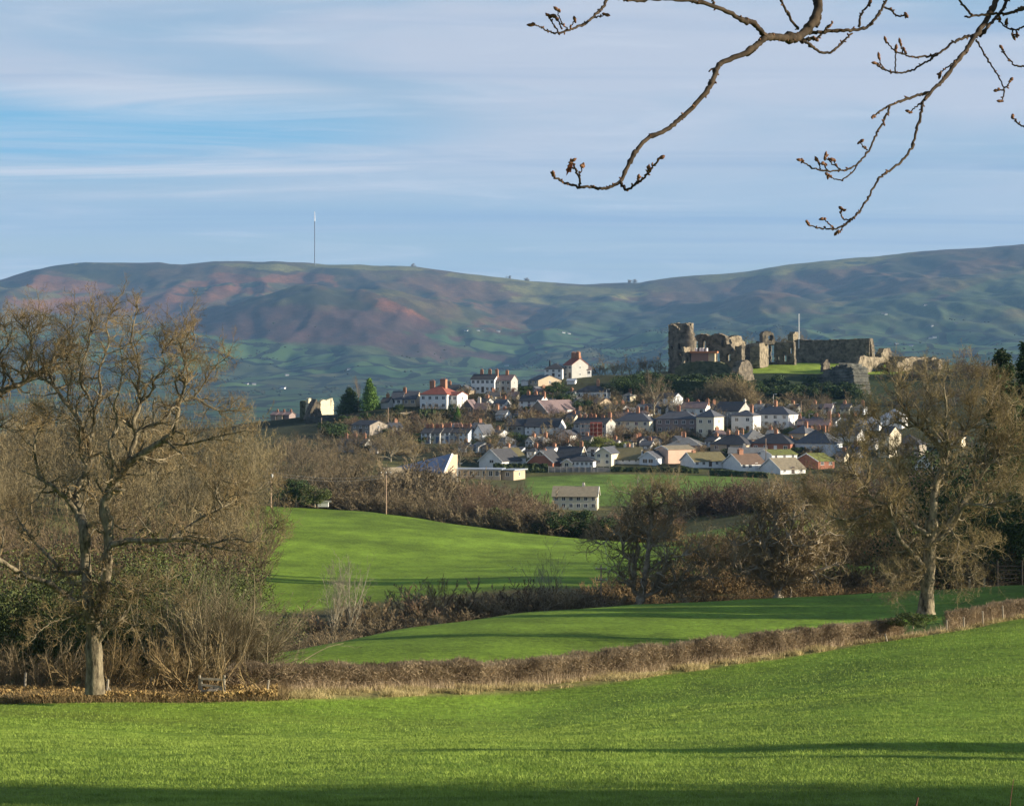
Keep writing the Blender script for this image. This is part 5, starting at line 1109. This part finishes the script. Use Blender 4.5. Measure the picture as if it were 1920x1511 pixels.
RO=[([(1736,1150),(1738,1110),(1740,1070),(1745,1020),(1747,975)],.42,.33,0),
([(1747,985),(1751,950),(1754,908),(1772,867),(1758,833),(1744,815),(1720,795),(1703,778),(1690,750),(1680,722),(1668,700)],.2,.03,1.2),
([(1740,1005),(1734,1000),(1710,981),(1692,963),(1668,946),(1641,939),(1620,915),(1606,895)],.15,.05,-1.),
([(1668,946),(1641,950),(1613,970),(1579,974),(1555,967),(1538,946),(1520,936)],.08,.02,-1.2),
([(1738,1070),(1730,1060),(1703,1029),(1686,1008),(1675,977),(1668,950)],.15,.06,-1.5),
([(1749,1015),(1761,1012),(1789,984),(1806,950),(1827,948),(1861,946),(1895,939),(1940,930)],.12,.035,-1.5),
([(1749,1010),(1772,991),(1796,957),(1827,915),(1847,881),(1861,867),(1906,853),(1950,840)],.13,.03,1.5),
([(1772,867),(1778,833),(1772,798),(1775,760),(1770,722),(1776,700)],.09,.02,-1.6),
([(1775,860),(1789,833),(1813,805),(1840,785),(1860,750),(1870,720)],.08,.02,1.5),
([(1720,795),(1700,800),(1680,790),(1655,800),(1640,780),(1615,785)],.05,.015,-1.5),
([(1606,895),(1590,870),(1600,845),(1580,820),(1590,795)],.045,.015,.8),([(1620,915),(1630,880),(1620,850),(1640,820),(1630,790)],.05,.015,1.2),
([(1606,895),(1580,890),(1560,905),(1535,900)],.04,.014,-.9),
([(1744,1045),(1770,1048),(1800,1040),(1830,1022),(1855,1025)],.06,.015,1.8),([(1742,1080),(1770,1085),(1795,1075),(1820,1085)],.03,.012,-1.2),
([(1736,1075),(1715,1080),(1690,1072),(1675,1090),(1682,1112)],.035,.012,-1.6),
([(1744,815),(1735,780),(1745,750),(1730,720),(1735,695)],.06,.015,2.),([(1758,833),(1740,850),(1715,845),(1695,860),(1670,850)],.05,.014,2.),
([(1827,915),(1850,920),(1880,905),(1910,910)],.05,.015,2.2),([(1847,881),(1850,840),(1870,810),(1880,770),(1875,740)],.06,.015,1.2),
([(1692,963),(1680,930),(1690,900),(1675,870)],.05,.015,1.5),([(1861,867),(1890,830),(1905,790),(1900,760)],.05,.015,-1.4),
([(1813,805),(1820,770),(1815,735),(1825,705)],.04,.014,1.),([(1641,950),(1640,985),(1620,1005),(1600,1000)],.035,.012,1.)]
RO=RO[:1]+[(p_,a_*1.15,b_*1.2,c_) for p_,a_,b_,c_ in RO[1:]]
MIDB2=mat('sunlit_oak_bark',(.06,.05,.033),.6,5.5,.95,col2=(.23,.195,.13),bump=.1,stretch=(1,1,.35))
oak('oak_tree','large leafless oak with one thick straight trunk, standing in the hedge at the right',RO,131,13,None,n1=640,L1=(1.0,2.1),tw=(7,6,4),twr=.0055,tmat=MIDB2,twm=mat('olive_twig',(.16,.12,.055),.4,.6,.9,col2=(.31,.245,.125)))
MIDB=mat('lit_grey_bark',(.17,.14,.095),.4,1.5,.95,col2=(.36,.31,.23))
MA=[([(1199,1135),(1202,1118),(1206,1100)],.30,.24,0),([(1206,1100),(1210,1080),(1215,1032),(1218,1002),(1223,961),(1216,940),(1226,925)],.2,.04,.5),
([(1200,1115),(1188,1105),(1191,1056),(1196,1032),(1192,1000),(1188,972),(1191,948)],.18,.04,1.2),([(1204,1118),(1221,1113),(1253,1097),(1280,1088),(1310,1085),(1330,1080)],.13,.03,-1.2),
([(1215,1032),(1235,1010),(1255,990),(1262,975),(1290,960)],.08,.02,1.3),([(1191,1056),(1170,1040),(1165,1010),(1150,1000),(1130,1020),(1112,1014)],.07,.02,-1.2),
([(1218,1002),(1200,985),(1180,955),(1185,930)],.06,.015,-1.4),([(1210,1080),(1235,1055),(1260,1045),(1290,1040),(1312,1030)],.09,.02,1.6),([(1223,961),(1240,945),(1255,925)],.05,.015,-1.),
([(1188,1105),(1170,1085),(1155,1060),(1145,1070)],.06,.02,1.3),([(1253,1097),(1270,1110),(1290,1128)],.05,.02,-1.),([(1221,1113),(1240,1075),(1250,1040),(1245,1010)],.08,.02,-1.8)]
MA=[(p_,a_*1.35,b_*1.3,c_) for p_,a_,b_,c_ in MA]
oak('oak_tree','smaller leafless oak left of the pair standing behind the middle field crest',MA,200,14,None,n1=300,L1=(1.3,2.7),twr=.010,tw=(6,5,4),twm=TW_TAN,tmat=MIDB)
MBr=[([(1459,1122),(1458,1108),(1458,1100)],.34,.3,0)]
for k,(a,x1,y1) in enumerate([(0,1385,1060),(1,1400,985),(2,1425,940),(3,1448,925),(4,1475,930),(5,1505,950),(6,1535,985),(7,1560,1010),(8,1565,1060),(9,1380,1020),(10,1490,960),(11,1530,1045),(12,1440,960)]):
    rr=np.random.RandomState(60+k);m_=[(1458,1102)]
    for t in(.25,.5,.75,1.): m_.append((1458+(x1-1458)*t**.85+rr.normal()*7*(t<1),1102+(y1-1102)*t+rr.normal()*7*(t<1)-8*math.sin(t*3)))
    MBr.append((m_,.21,.045,(-1.8,1.5,-.8,2,-1.5,.9,-2,1.2,-1,2,-2.5,2.4,-1.5)[k]))
oak('oak_tree','wide low many-stemmed leafless oak right of the pair behind the middle field crest',MBr,206,15,None,n1=380,L1=(1.5,2.9),twr=.010,tw=(6,5,4),twm=TW_TAN,tmat=MIDB)
# --- arching hazel at the right of the wood
def fan(name,label,px,yb,d,n,ln,dirs,seed,m,cat='shrub',twr=.006):
    r=np.random.RandomState(seed);loc=P(px,yb,d);az=r.rand(n)*6.283
    D=np.stack([dirs[0]+dirs[1]*r.normal(size=n),.45*r.normal(size=n),dirs[2]+dirs[3]*r.rand(n)],1);Pp=np.stack([r.normal(size=n)*dirs[4],r.normal(size=n)*.5,r.rand(n)*.2-.3],1)
    a=MB();b=MB();p,q=grow(Pp,nrm(D),ln*(.5+.6*r.rand(n)),.016+.02*r.rand(n),9,.06,(0,0,.015),r,.3,curl=.015);a.add(*tubes(p,q,4))
    for lv,mm in enumerate((9,6)):
        Pp,D,L,R=sprout(p,q,mm,.15,12,38,(.42,.42)[lv],r,.55);p,q=grow(Pp,D,L,np.maximum(R,twr),(4,2)[lv],.09,(0,0,.03),r,.3);b.add(*tubes(p,q,3))
    o=thing(name,label,cat,loc);put('stems',a.mesh('stems',m),o);put('crown',b.mesh('crown',m),o);return o
SHR=mat('shrub_twig',(.13,.105,.06),.4,.8,.9,col2=(.25,.21,.13))
fan('hazel_shrub','tan arching leafless shrub leaning right over the gap beside the stile',392,1266,103,190,3.7,(.55,.4,.3,1.0,.9),5,SHR)
fan('hazel_shrub','upright thicket shrub with pale stems directly behind the stile',360,1272,101,80,4.6,(.05,.3,.9,.6,1.2),6,SHR)
fan('bramble_thicket','brown bramble thicket at the far left edge below the oak limbs',40,1288,98,110,2.0,(.1,.6,.5,.6,1.8),7,TW_BRN,'bramble')
fan('bramble_thicket','brown bramble thicket between the left oak trunk and the stile',275,1282,97,110,2.2,(.1,.6,.4,.7,2.0),8,TW_OAK,'bramble')
# --- clipped hedge, verge, bramble strip
def hz(px,k=4.): d=float(hedge_d(px))+k;x=(px-960)/F*d;return x,d
def hedge(name,label,x0,x1,hpx,n,seed):
    r=np.random.RandomState(seed);px=x0+(x1-x0)*r.rand(n);d=np.interp(px,CX,ND[2])+3.6;x=(px-960)/F*d
    d=d+(r.rand(n)-.5)*1.1;z=ground(x,d);h=hpx/F*d*np.interp(px,[400,1200,1500,1900],[1,.95,.9,.8])*(1+.5*(fbm(x*.9,d*.9,4,6)-.5))
    hh=h*r.rand(n)**.8;Pp=np.stack([x,d,z+hh*.9-.05],1)
    top=np.clip(1-hh/h,.0,1)[:,None]
    D=nrm(r.normal(size=(n,3))*.8+np.array([0,0,1.]));L=np.minimum(.12+.3*r.rand(n),(h-hh)+.05+.22*r.rand(n)**4)
    p,q=grow(Pp,D,L,.008+.006*r.rand(n),2,.25,(0,0,0),r,.35);c=p[:,:1].mean(0);V,Q=tubes(p,q,3)
    # stout stems
    m=n//60;pp=x0+(x1-x0)*r.rand(m);dd=np.interp(pp,CX,ND[2])+4.+(r.rand(m)-.5)*.5;xx=(pp-960)/F*dd
    p2,q2=grow(np.stack([xx,dd,ground(xx,dd)-.1],1),nrm(r.normal(size=(m,3))*.35+[0,0,1.]),np.full(m,hpx/F*110*.85),.016+.014*r.rand(m),4,.18,(0,0,0),r,.4);V2,Q2=tubes(p2,q2,4)
    loc=np.array([(x0+x1)/2-960,0,0]);lx,ly=hz((x0+x1)/2);loc=np.array([lx,ly,float(ground(lx,ly)[0])])
    o=thing(name,label,'hedge',loc);a=MB();a.add(V-loc,Q);b=MB();b.add(V2-loc,Q2)
    put('twigs',a.mesh('twigs',mat('hedge_twig',(.14,.095,.058),.45,.6,.9,col2=(.34,.27,.175))),o);put('stems',b.mesh('stems',mat('hedge_stem',(.24,.20,.13),.3,2,.9)),o)
    return o
hedge('hedge','low clipped leafless hedge crossing the fields, from the stile up to the right-hand oak',432,1690,52,100000,3)
hedge('hedge','short clipped leafless hedge to the right of the right-hand oak, behind thin posts',1775,2080,44,28000,4)
def blades(name,label,cat,px,d,h,w,lean,m,seed,kind='stuff',clump=0):
    r=np.random.RandomState(seed);n=len(px);x=(px-960)/F*d;z=ground(x,d);a=r.rand(n)*6.283;hh=h*(.5+.8*r.rand(n))*(1 if not clump else .5+1.1*fbm(x*clump,d*clump,2,seed))
    u=np.stack([np.cos(a),np.sin(a),0*a],1)*w*.5;t=np.stack([r.normal(size=n)*lean,r.normal(size=n)*lean,np.ones(n)],1)*hh[:,None]
    c=np.stack([x,d,z-.01],1);V=np.stack([c-u,c+u,c+t],1).reshape(-1,3)
    return tag(put(name,mesh(name,V,[np.arange(3*n).reshape(-1,3)],m)),label,cat,kind=kind)
r=np.random.RandomState(5)
n=60000;px=430+1600*r.rand(n);d=np.interp(px,CX,ND[2])+.5+2.9*r.rand(n)**1.1
kp=fbm((px-960)/F*d*.7,d*1.,4,14)>.47
blades('dry_grass_verge','rough dry tan grass along the foot of the hedges','grass',px[kp],d[kp],.22,.022,.5,mat('dry_grass',(.30,.24,.10),.35,.7,.9,col2=(.48,.40,.20)),15,clump=.9)
n=9000;px=430+1600*r.rand(n);d=np.interp(px,CX,ND[2])+2.4+1.0*r.rand(n)
blades('pale_grass','tall pale dead grass stems rising against the hedge','grass',px,d,.42,.014,.3,mat('pale_grass',(.38,.28,.17),.3,.5,.9,col2=(.50,.40,.27)),16,clump=.5)
# bramble/bracken strip at the left: leafy flecks
n=50000;px=-60+580*r.rand(n);d=np.interp(px,CX,ND[2])+.4+5*r.rand(n);x=(px-960)/F*d;hh=.04+.34*r.rand(n)*fbm(x*1.1,d*1.1,3,8)*1.4;z=ground(x,d)+hh
u=nrm(r.normal(size=(n,3)));v=nrm(np.cross(u,r.normal(size=(n,3))));s=(.05+.05*r.rand(n))[:,None];c=np.stack([x,d,z],1)
V=np.stack([c-u*s,c+v*s*.5,c+u*s,c-v*s*.5],1).reshape(-1,3)
tag(put('bracken_strip',mesh('bracken_strip',V,[np.arange(4*n).reshape(-1,4)],mat('bracken_leaf',(.19,.10,.045),.45,1.4,.9,col2=(.36,.26,.10)))),'rusty bracken and bramble strip at the foot of the wood, left','bracken',kind='stuff')
n=34000;px=-60+600*r.rand(n);d=np.interp(px,CX,ND[2])+.1+6*r.rand(n)
blades('bracken_stalks','dead brown stalks standing in the bracken strip at the left','bracken',px,d,.34,.018,.5,TW_OAK,18,clump=.9)
# ivy mound at the right oak's foot
plant('ball',1712,1176,30,129,name='ivy_mound',label='low dark bramble and ivy mound at the foot of the right-hand oak',cat='bush',cm=LF_IVY,wx=2.0,i=1)
# near pasture blades
GB_=mat('grass_blade',(.12,.215,.022),.35,.9,.7,col2=(.255,.34,.06))
d=36+48*r.rand(380000)**1.25;px=960+(r.rand(len(d))-.5)*2100
blades('field_grass','short green pasture grass of the near field','grass',px,d,.055,.011,.55,GB_,21,clump=.8)
d=80+60*r.rand(150000)**1.1;px=960+(r.rand(len(d))-.5)*2100;k=d<np.interp(px,CX,ND[2])+1
blades('field_grass','short green pasture grass at the far side of the near field','grass',px[k],d[k],.06,.02,.6,GB_,22,clump=.6)
# posts, stile
PW=mat('weathered_timber',(.33,.29,.22),.25,3,.9,stretch=(4,4,.5))
def fpost(px,yt,yb,d,label,tilt=0,r_=.05):
    p=P(px,yb,d);p[2]=float(ground(p[0],d)[0]);o=bpy.data.objects.new('fence_post',None);h=(yb-yt)/F*d
    b=MB();b.cyl(0,0,-.3,h,r_,r_*.9,6);b.cyl(0,0,h,h+.03,r_*.9,.01,6);o=put('fence_post',b.mesh('fence_post',PW),None,tuple(p));o.rotation_euler=(0,tilt,0)
    return tag(o,label,'post','weathered fence posts')
for px,a,b_,k,l,t in [(46,1245,1287,4,'leaning thin post in the brambles at the far left',.05),(199,1256,1292,1.5,'post beside the left oak trunk, with a brace against it',.1),(283,1258,1290,3,'thin post midway between the left oak and the stile',0),(500,1266,1296,1.5,'short leaning post just right of the stile in the hedge foot',.12),
 (1775,1134,1156,1.5,'first post right of the right-hand oak',0),(1807,1128,1150,1.5,'second post right of the right-hand oak',0),(1843,1120,1146,1.5,'third post right of the right-hand oak, tallest',-.03),(1881,1112,1140,1.8,'fourth post right of the right-hand oak',-.05),(1663,1166,1180,1.5,'leaning post at the hedge end left of the right-hand oak',-.25)]:
    fpost(px,a,b_,float(hedge_d(px))+k,l,t)
for px,l in((1846,'sunlit stump post at the dark wood edge, right'),(1818,'small post at the wood edge left of the sunlit stump post')):
    fpost(px,1082,1100,203,l,0,.09)
px=210;d=float(hedge_d(px))+1.6;p=P(px,1290,d);p[2]=float(ground(p[0],d)[0]);b=MB();V,Q=tubes(np.array([[(.0+.02,0,.55),(.36,0,-.05)]])*np.array([1,1,1.]),np.array([[.035,.035]]),6);b.add(V-[.22,0,0],Q);tag(put('fence_brace',b.mesh('fence_brace',PW),None,tuple(p)),'slanting timber brace leaning on the post beside the left oak','post')
p=P(398,1297,float(hedge_d(398))+1.2);p[2]=float(ground(p[0],p[1])[0]);o=thing('stile','weathered timber stile with two posts and rails in the near hedge','stile',tuple(p));u=98/F
for x in(-24,-20,22): b=MB();b.cyl(x*u,.05*(x==-24),-.3,(44 if x!=-20 else 38)*u,.055,.05,6);put('post',b.mesh('post',PW),o)
for z,t in((36,-2),(25,-6),(13,3)):
    b=MB();V=np.array([(-21*u,-.07,z*u),(22*u,-.07,(z+t)*u),(22*u,-.02,(z+t)*u),(-21*u,-.02,z*u)]);b.add(np.concatenate([V,V+[0,0,.085]]),[(0,3,2,1),(4,5,6,7),(0,1,5,4),(1,2,6,5),(2,3,7,6),(3,0,4,7)]);put('rail',b.mesh('rail',PW),o)
b=MB();b.box(-6*u,10*u,-.45,.45,.35,.41);put('step',b.mesh('step',PW),o)
g=P(1893,1099,206);o=thing('field_gate','dark timber field gate in the shade at the edge of the right-hand wood','gate',g)
b=MB()
for x in(-1,1): b.cyl(x*1.05,0,-.4,2.2,.09,.08,6)
GT=plain('gate_timber',(.035,.03,.025));put('post',b.mesh('post',GT),o);b=MB()
for k in range(5): b.box(-1,1,-.03,.03,.3+.35*k,.38+.35*k)
put('bars',b.mesh('bars',GT),o)
a=P(508,884,445);b_=P(724,890,452);e_=P(330,905,430);L_=[]
for u0,u1 in((a,b_),(e_,a)):
    for dz in(0,.5): t=np.linspace(0,1,14)[:,None];c=u0+(u1-u0)*t;c[:,2]-=dz+ (1.6*4*t*(1-t))[:,0]*.6;L_.append(c)
b=MB();V,Q=tubes(np.array(L_),np.full((len(L_),14),.018),3);b.add(V,Q);tag(put('overhead_wire',b.mesh('overhead_wire',plain('wire_grey',(.3,.3,.3)))),'thin overhead wires running from the left-hand pole to the pole at the hill field top','wire')
# ------------------------------------------------------------ overhanging oak branches (near)
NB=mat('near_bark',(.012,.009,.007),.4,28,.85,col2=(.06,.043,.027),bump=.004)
BUD=mat('oak_bud',(.07,.028,.016),.3,60,.6,col2=(.17,.08,.035))
brs=[]
def z7(*a): return [(920+x/3.778,y/3.778) for x,y in a]
def z8(*a): return [(1400+x/3.2846,y/3.2846) for x,y in a]
D0=6.2
BR=[ # (pts, r0px, r1px, depth0, depth1, bud)
(z8((480,-150),(440,-40),(440,60),(400,150),(340,215),(290,235),(230,235),(160,228),(110,230)),16,11,6.3,6.0,0,0),
(z8((110,222),(70,165),(0,125))+z7((1810,160),(1730,110),(1600,50),(1430,10),(1290,-2),(1180,-6),(1040,2),(950,-4),(900,-20)),9,4,6.0,5.6,0,0),
(z8((110,238),(50,290),(0,335))+z7((1880,330),(1790,385),(1650,440),(1600,490),(1580,560),(1540,630),(1430,760),(1310,870),(1230,930),(1110,985),(1030,1070),(980,1160),(920,1290)),10,6,6.0,5.5,0,0),
(z7((920,1290),(860,1320),(790,1335),(700,1325),(620,1325),(540,1300),(470,1265),(435,1232)),5.5,3,5.5,5.4,1,0),
(z7((630,1322),(628,1260),(610,1220),(590,1175),(578,1140)),4,2.5,5.45,5.4,1,0),(z7((635,1250),(640,1210),(655,1168)),2.2,1.5,5.43,5.43,1,0),
(z7((915,1285),(940,1320),(955,1345),(1000,1325),(1060,1280),(1110,1230),(1160,1170),(1205,1130)),4.5,3,5.5,5.4,1,0),(z7((1040,1300),(1040,1270)),3,2,5.45,5.45,1,0),(z7((1115,1225),(1122,1190)),3,2,5.42,5.42,1,0),
(z7((1620,475),(1570,490),(1545,505)),3,2,6,6,0,0),
(z7((880,-120),(820,0),(790,55),(745,105),(690,155),(620,190),(560,212),(480,235)),5,3.5,5.9,5.7,0,0),
(z7((480,238),(430,235),(380,210),(330,185),(290,176)),3,2,5.7,5.65,1,0),(z7((475,225),(455,190),(425,145),(410,110)),2.6,1.8,5.7,5.7,1,0),(z7((505,210),(495,180),(475,140),(463,118)),2.2,1.5,5.7,5.7,1,0),(z7((550,208),(510,175),(485,120),(480,75)),2.2,1.5,5.68,5.68,1,0),(z7((565,200),(580,170),(600,145)),2.2,1.5,5.7,5.7,1,0),(z7((745,118),(780,118),(808,102)),2.2,1.6,5.75,5.75,1,0),
(z7((1580,40),(1570,0),(1560,-40)),3.5,3,5.9,5.9,0,0),
(z8((320,185),(270,120),(240,60),(210,0),(200,-60)),4.5,3.5,6.2,6.1,0,0),
(z8((380,205),(450,200),(540,190),(640,190),(710,180),(760,150),(800,100),(840,40),(875,-30)),6,4,6.2,6.3,0,0),
(z8((690,165),(700,110),(725,60),(760,25)),4.5,2.5,6.3,6.3,1,0),(z8((845,50),(890,60),(920,95),(960,100),(985,92)),3.5,2.5,6.3,6.3,1,0),
(z8((350,255),(400,285),(450,320),(520,322),(570,285),(610,240),(650,205)),5,3,6.15,6.25,0,0),(z8((430,240),(470,205),(500,165),(520,155)),4,2.5,6.2,6.2,1,0),(z8((330,262),(380,245),(430,240)),7,5,6.2,6.2,1,0),(z8((430,170),(450,120),(455,80)),5,3.5,6.25,6.25,0,0),
# right group
(z8((1620,-170),(1540,0),(1500,80),(1460,155),(1400,230),(1350,310),(1290,385),(1215,485),(1150,550),(1090,625)),10,5,6.6,6.2,0,0),
(z8((1700,-120),(1610,0),(1560,80),(1500,150),(1440,220)),5.5,5,6.7,6.5,0,0),
(z8((1090,625),(1075,700),(1045,800),(1015,910),(960,990),(880,1050),(820,1095),(775,1165),(735,1240),(690,1310),(640,1355)),4.5,3,6.2,5.9,0,0),
(z8((640,1355),(590,1395),(540,1412),(470,1408),(410,1395),(365,1370)),3.4,2,5.9,5.85,1,0),(z8((540,1408),(500,1375),(475,1345)),2.4,1.6,5.87,5.87,1,0),(z8((650,1350),(600,1352),(580,1320),(588,1285)),2.6,2.2,5.9,5.9,1,0),(z8((600,1390),(580,1415),(555,1435)),2.4,1.8,5.88,5.88,1,0),
(z8((1130,570),(1050,590),(960,620),(880,650),(810,695),(768,722)),5,2.6,6.25,6.1,1,0),
(z8((880,655),(850,730),(810,810),(775,880),(735,950),(680,1010),(610,1045),(530,1055),(450,1050),(380,1020),(335,985)),3.8,2.2,6.15,5.9,1,0),
(z8((740,930),(715,905),(695,875)),2.2,1.6,6,6,1,0),(z8((680,1015),(640,1070),(590,1105),(540,1100),(498,1080)),2.4,1.8,5.95,5.9,1,0),
(z8((580,1045),(530,1010),(480,965)),2.4,1.7,5.93,5.93,1,0),(z8((545,1015),(535,980)),1.8,1.5,5.93,5.93,1,0),(z8((500,1050),(475,1005)),2.2,1.6,5.93,5.93,1,0),(z8((455,1045),(440,990)),2.2,1.7,5.93,5.93,1,0),
(z8((1090,625),(1050,655),(1000,690)),2.8,2,6.2,6.2,1,0),(z8((1300,370),(1240,410),(1190,458)),2.8,2,6.3,6.3,1,0),
(z8((1395,220),(1320,240),(1260,270),(1180,330),(1110,345),(1030,352),(960,335),(900,305),(855,250)),4.5,2,6.5,6.3,1,0),(z8((1180,330),(1130,370),(1060,410),(1000,440),(940,450),(870,440),(820,415),(795,390)),3.6,2.2,6.4,6.3,1,0),
(z8((915,445),(915,370),(920,300)),2.6,2,6.32,6.32,1,0),(z8((835,420),(815,350)),2.4,1.6,6.3,6.3,1,0),(z8((960,330),(945,270)),2.4,1.6,6.3,6.3,1,0),(z8((985,335),(975,310)),2.4,1.8,6.3,6.3,1,0),
(z8((1410,245),(1450,310),(1500,390),(1550,470),(1585,545)),3,2.2,6.45,6.4,0,0),(z8((1585,545),(1605,530),(1625,495)),2.6,2,6.4,6.4,1,0),(z8((1585,560),(1540,555)),2.6,2.4,6.4,6.4,1,0),(z8((1585,550),(1580,600),(1568,630)),2.6,1.8,6.4,6.4,1,0),
(z8((1780,20),(1690,60),(1600,85),(1500,90),(1400,100),(1345,108)),6,3,6.5,6.4,0,0),(z8((1390,95),(1340,40),(1290,-30),(1260,-70)),4,3,6.4,6.4,0,0),
(z8((1780,130),(1700,170),(1650,185),(1590,165),(1555,120)),3.4,2.2,6.5,6.5,1,0),(z8((1660,185),(1665,215)),2.6,2,6.5,6.5,1,0),(z8((1640,185),(1640,220)),2.4,2,6.5,6.5,1,0),(z8((1600,165),(1598,135)),2,1.6,6.5,6.5,1,0),
(z8((1780,410),(1700,412),(1650,400),(1600,350),(1572,295)),3.4,2.2,6.5,6.5,1,0),(z8((1780,800),(1700,778),(1660,750),(1635,718)),3.2,2.2,6.5,6.5,1,0),
([(900,-30),(925,-8),(940,-2),(955,-14)],3,2.4,5.8,5.8,1,0)]
ow=np.array([9.5,6.5,float(ground(9.5,6.5)[0])])
ov=thing('overhanging_oak','near leafless oak whose budded branches hang into the top right of the picture','tree',tuple(ow))
rr=np.random.RandomState(77)
for pts,r0,r1,da,db,bud,_ in BR:
    t=np.linspace(0,1,len(pts));Wp=np.array([P(x,y,da+(db-da)*s) for (x,y),s in zip(pts,t)])
    c=catmull(Wp,6);tt=np.linspace(0,1,len(c));R=(r0*(1-tt)+r1*tt)*.5*1.12/F*c[:,1]
    c=c+rr.normal(size=c.shape)*.0012
    R=R*(1+.10*rr.rand(len(R)))
    for kk in rr.choice(len(c),max(1,len(c)//7)): R[kk]*=1.3       # nodes
    T=nrm(c[1:]-c[:-1]);V,Q=tubes(c[None],R[None],9);ob=MB();ob.add(V-ow,Q)
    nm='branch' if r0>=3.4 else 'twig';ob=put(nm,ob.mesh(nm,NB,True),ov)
    spots=[];buds=MB()
    if bud:
        spots.append((c[-1],T[-1],1.))
        for q_ in range(3): spots.append((c[-1]-T[-1]*.004*q_,nrm(T[-1]+rr.normal(size=3)*.7),.75))
    for q_ in range(int(len(c)*.22)):
        j=rr.randint(len(T));pe=np.cross(T[j],rr.normal(size=3));pe/=np.linalg.norm(pe)+1e-9;spots.append((c[j]+pe*R[j]*.8,nrm(pe+T[j]*.6),.5))
    for s_,dr,k_ in spots:
        l=.0105*k_*(.8+.5*rr.rand());w=.0046*k_*(.9+.3*rr.rand());pp=np.array([s_-dr*l*.2,s_+dr*l*.25,s_+dr*l*.7,s_+dr*l*1.1])
        V,Q=tubes(pp[None],np.array([[w*.5,w,w*.8,w*.1]]),6);buds.add(V-ow,Q)
    if spots: put('buds',buds.mesh('buds',BUD,True),ob)
# withered leaf
lp=P(1066,306,5.42)-ow;lf=np.array([(0,0),(.004,.006),(.002,.009),(.007,.014),(.004,.017),(.008,.024),(.003,.026),(.001,.036),(-.002,.027),(-.006,.024),(-.003,.018),(-.007,.014),(-.003,.009),(-.004,.005)])
b=MB();V=[];a=math.radians(205)
for x,y in lf: V.append((x*math.cos(a)-y*math.sin(a),.002*math.sin(y*180),x*math.sin(a)+y*math.cos(a)))
V=np.array(V)*1.0;V[:,0]*=-1
V=np.array(V)+lp+[.009,0,.004];n=len(V);b.add(np.concatenate([V,V+[0,.0006,0]]),[(0,i,i+1) for i in range(1,n-1)]+[(n,n+i+1,n+i) for i in range(1,n-1)]);put('leaf',b.mesh('leaf',mat('dead_leaf',(.16,.05,.02),.3,80,.7)),ov)
# its trunk and the limbs that carry the branches, out of frame to the right
tk=MB();c=catmull([ow+[0,0,-.4],ow+[-.1,0,1.5],ow+[.05,.1,3.4],ow+[-.1,.2,5.4],ow+[-.5,.4,8.5]],6);V,Q=tubes(c[None],np.linspace(.34,.12,len(c))[None],12);tk.add(V-ow,Q);put('trunk',tk.mesh('trunk',BARK,True),ov)
lm=MB()
for st,x,y,dd,ra in((ow+[0,.1,3.2],1546,-46,6.3,.012),(ow+[0,.15,4.2],1893,-52,6.6,.009),(ow+[0,.15,3.6],1917,-37,6.7,.006),(ow+[-.05,.15,4.],1166,-30,5.9,.005),(ow+[.0,.1,2.9],1943,6,6.5,.006),(ow+[.0,.1,2.7],1943,40,6.5,.005),(ow+[.0,.1,2.5],1943,125,6.5,.005),(ow+[0,.1,2.3],1943,244,6.5,.005),(ow+[0,.1,3.],1666,-9,6.3,.005),(ow+[0,.1,3.4],1461,-18,6.1,.005),(ow+[0,.1,4.4],1783,-21,6.4,.005),(ow+[0,.1,4.6],1194,-5,5.6,.004),(ow+[0,.1,4.1],1333,-11,5.9,.004)):
    e=P(x,y,dd);m_=(st+e)/2+np.array([0,0,.5+.3*rr.rand()]);c=catmull([st,st*.6+m_*.4+[0,0,.1],m_,m_*.4+e*.6+[0,0,.06],e],6);V,Q=tubes(c[None],np.linspace(.07,ra,len(c))[None]**1.0,8);lm.add(V-ow,Q)
put('limbs',lm.mesh('limbs',BARK,True),ov)
# young shoots by the near right corner
for x,y,l,h in((1714,1520,'stubby pink-brown shoot poking in at the bottom edge',26),(1893,1545,'thin bare shoot in the bottom right corner',85)):
    d=30.;p=P(x,y,d);p[2]=min(p[2],float(ground(p[0],d)[0]));c=catmull([(0,0,-.3),(0,0,.0),(.01,0,h*.5/F*d),(.05,0,(YH-(y-h+0))/F*d-p[2])],5);V,Q=tubes(c[None],np.linspace(.022 if h<40 else .009,.010 if h<40 else .004,len(c))[None],6);b=MB();b.add(V,Q);tag(put('shoot',b.mesh('shoot',mat('red_twig',(.16,.07,.05),.2,9,.8)),None,tuple(p)),l,'twig')
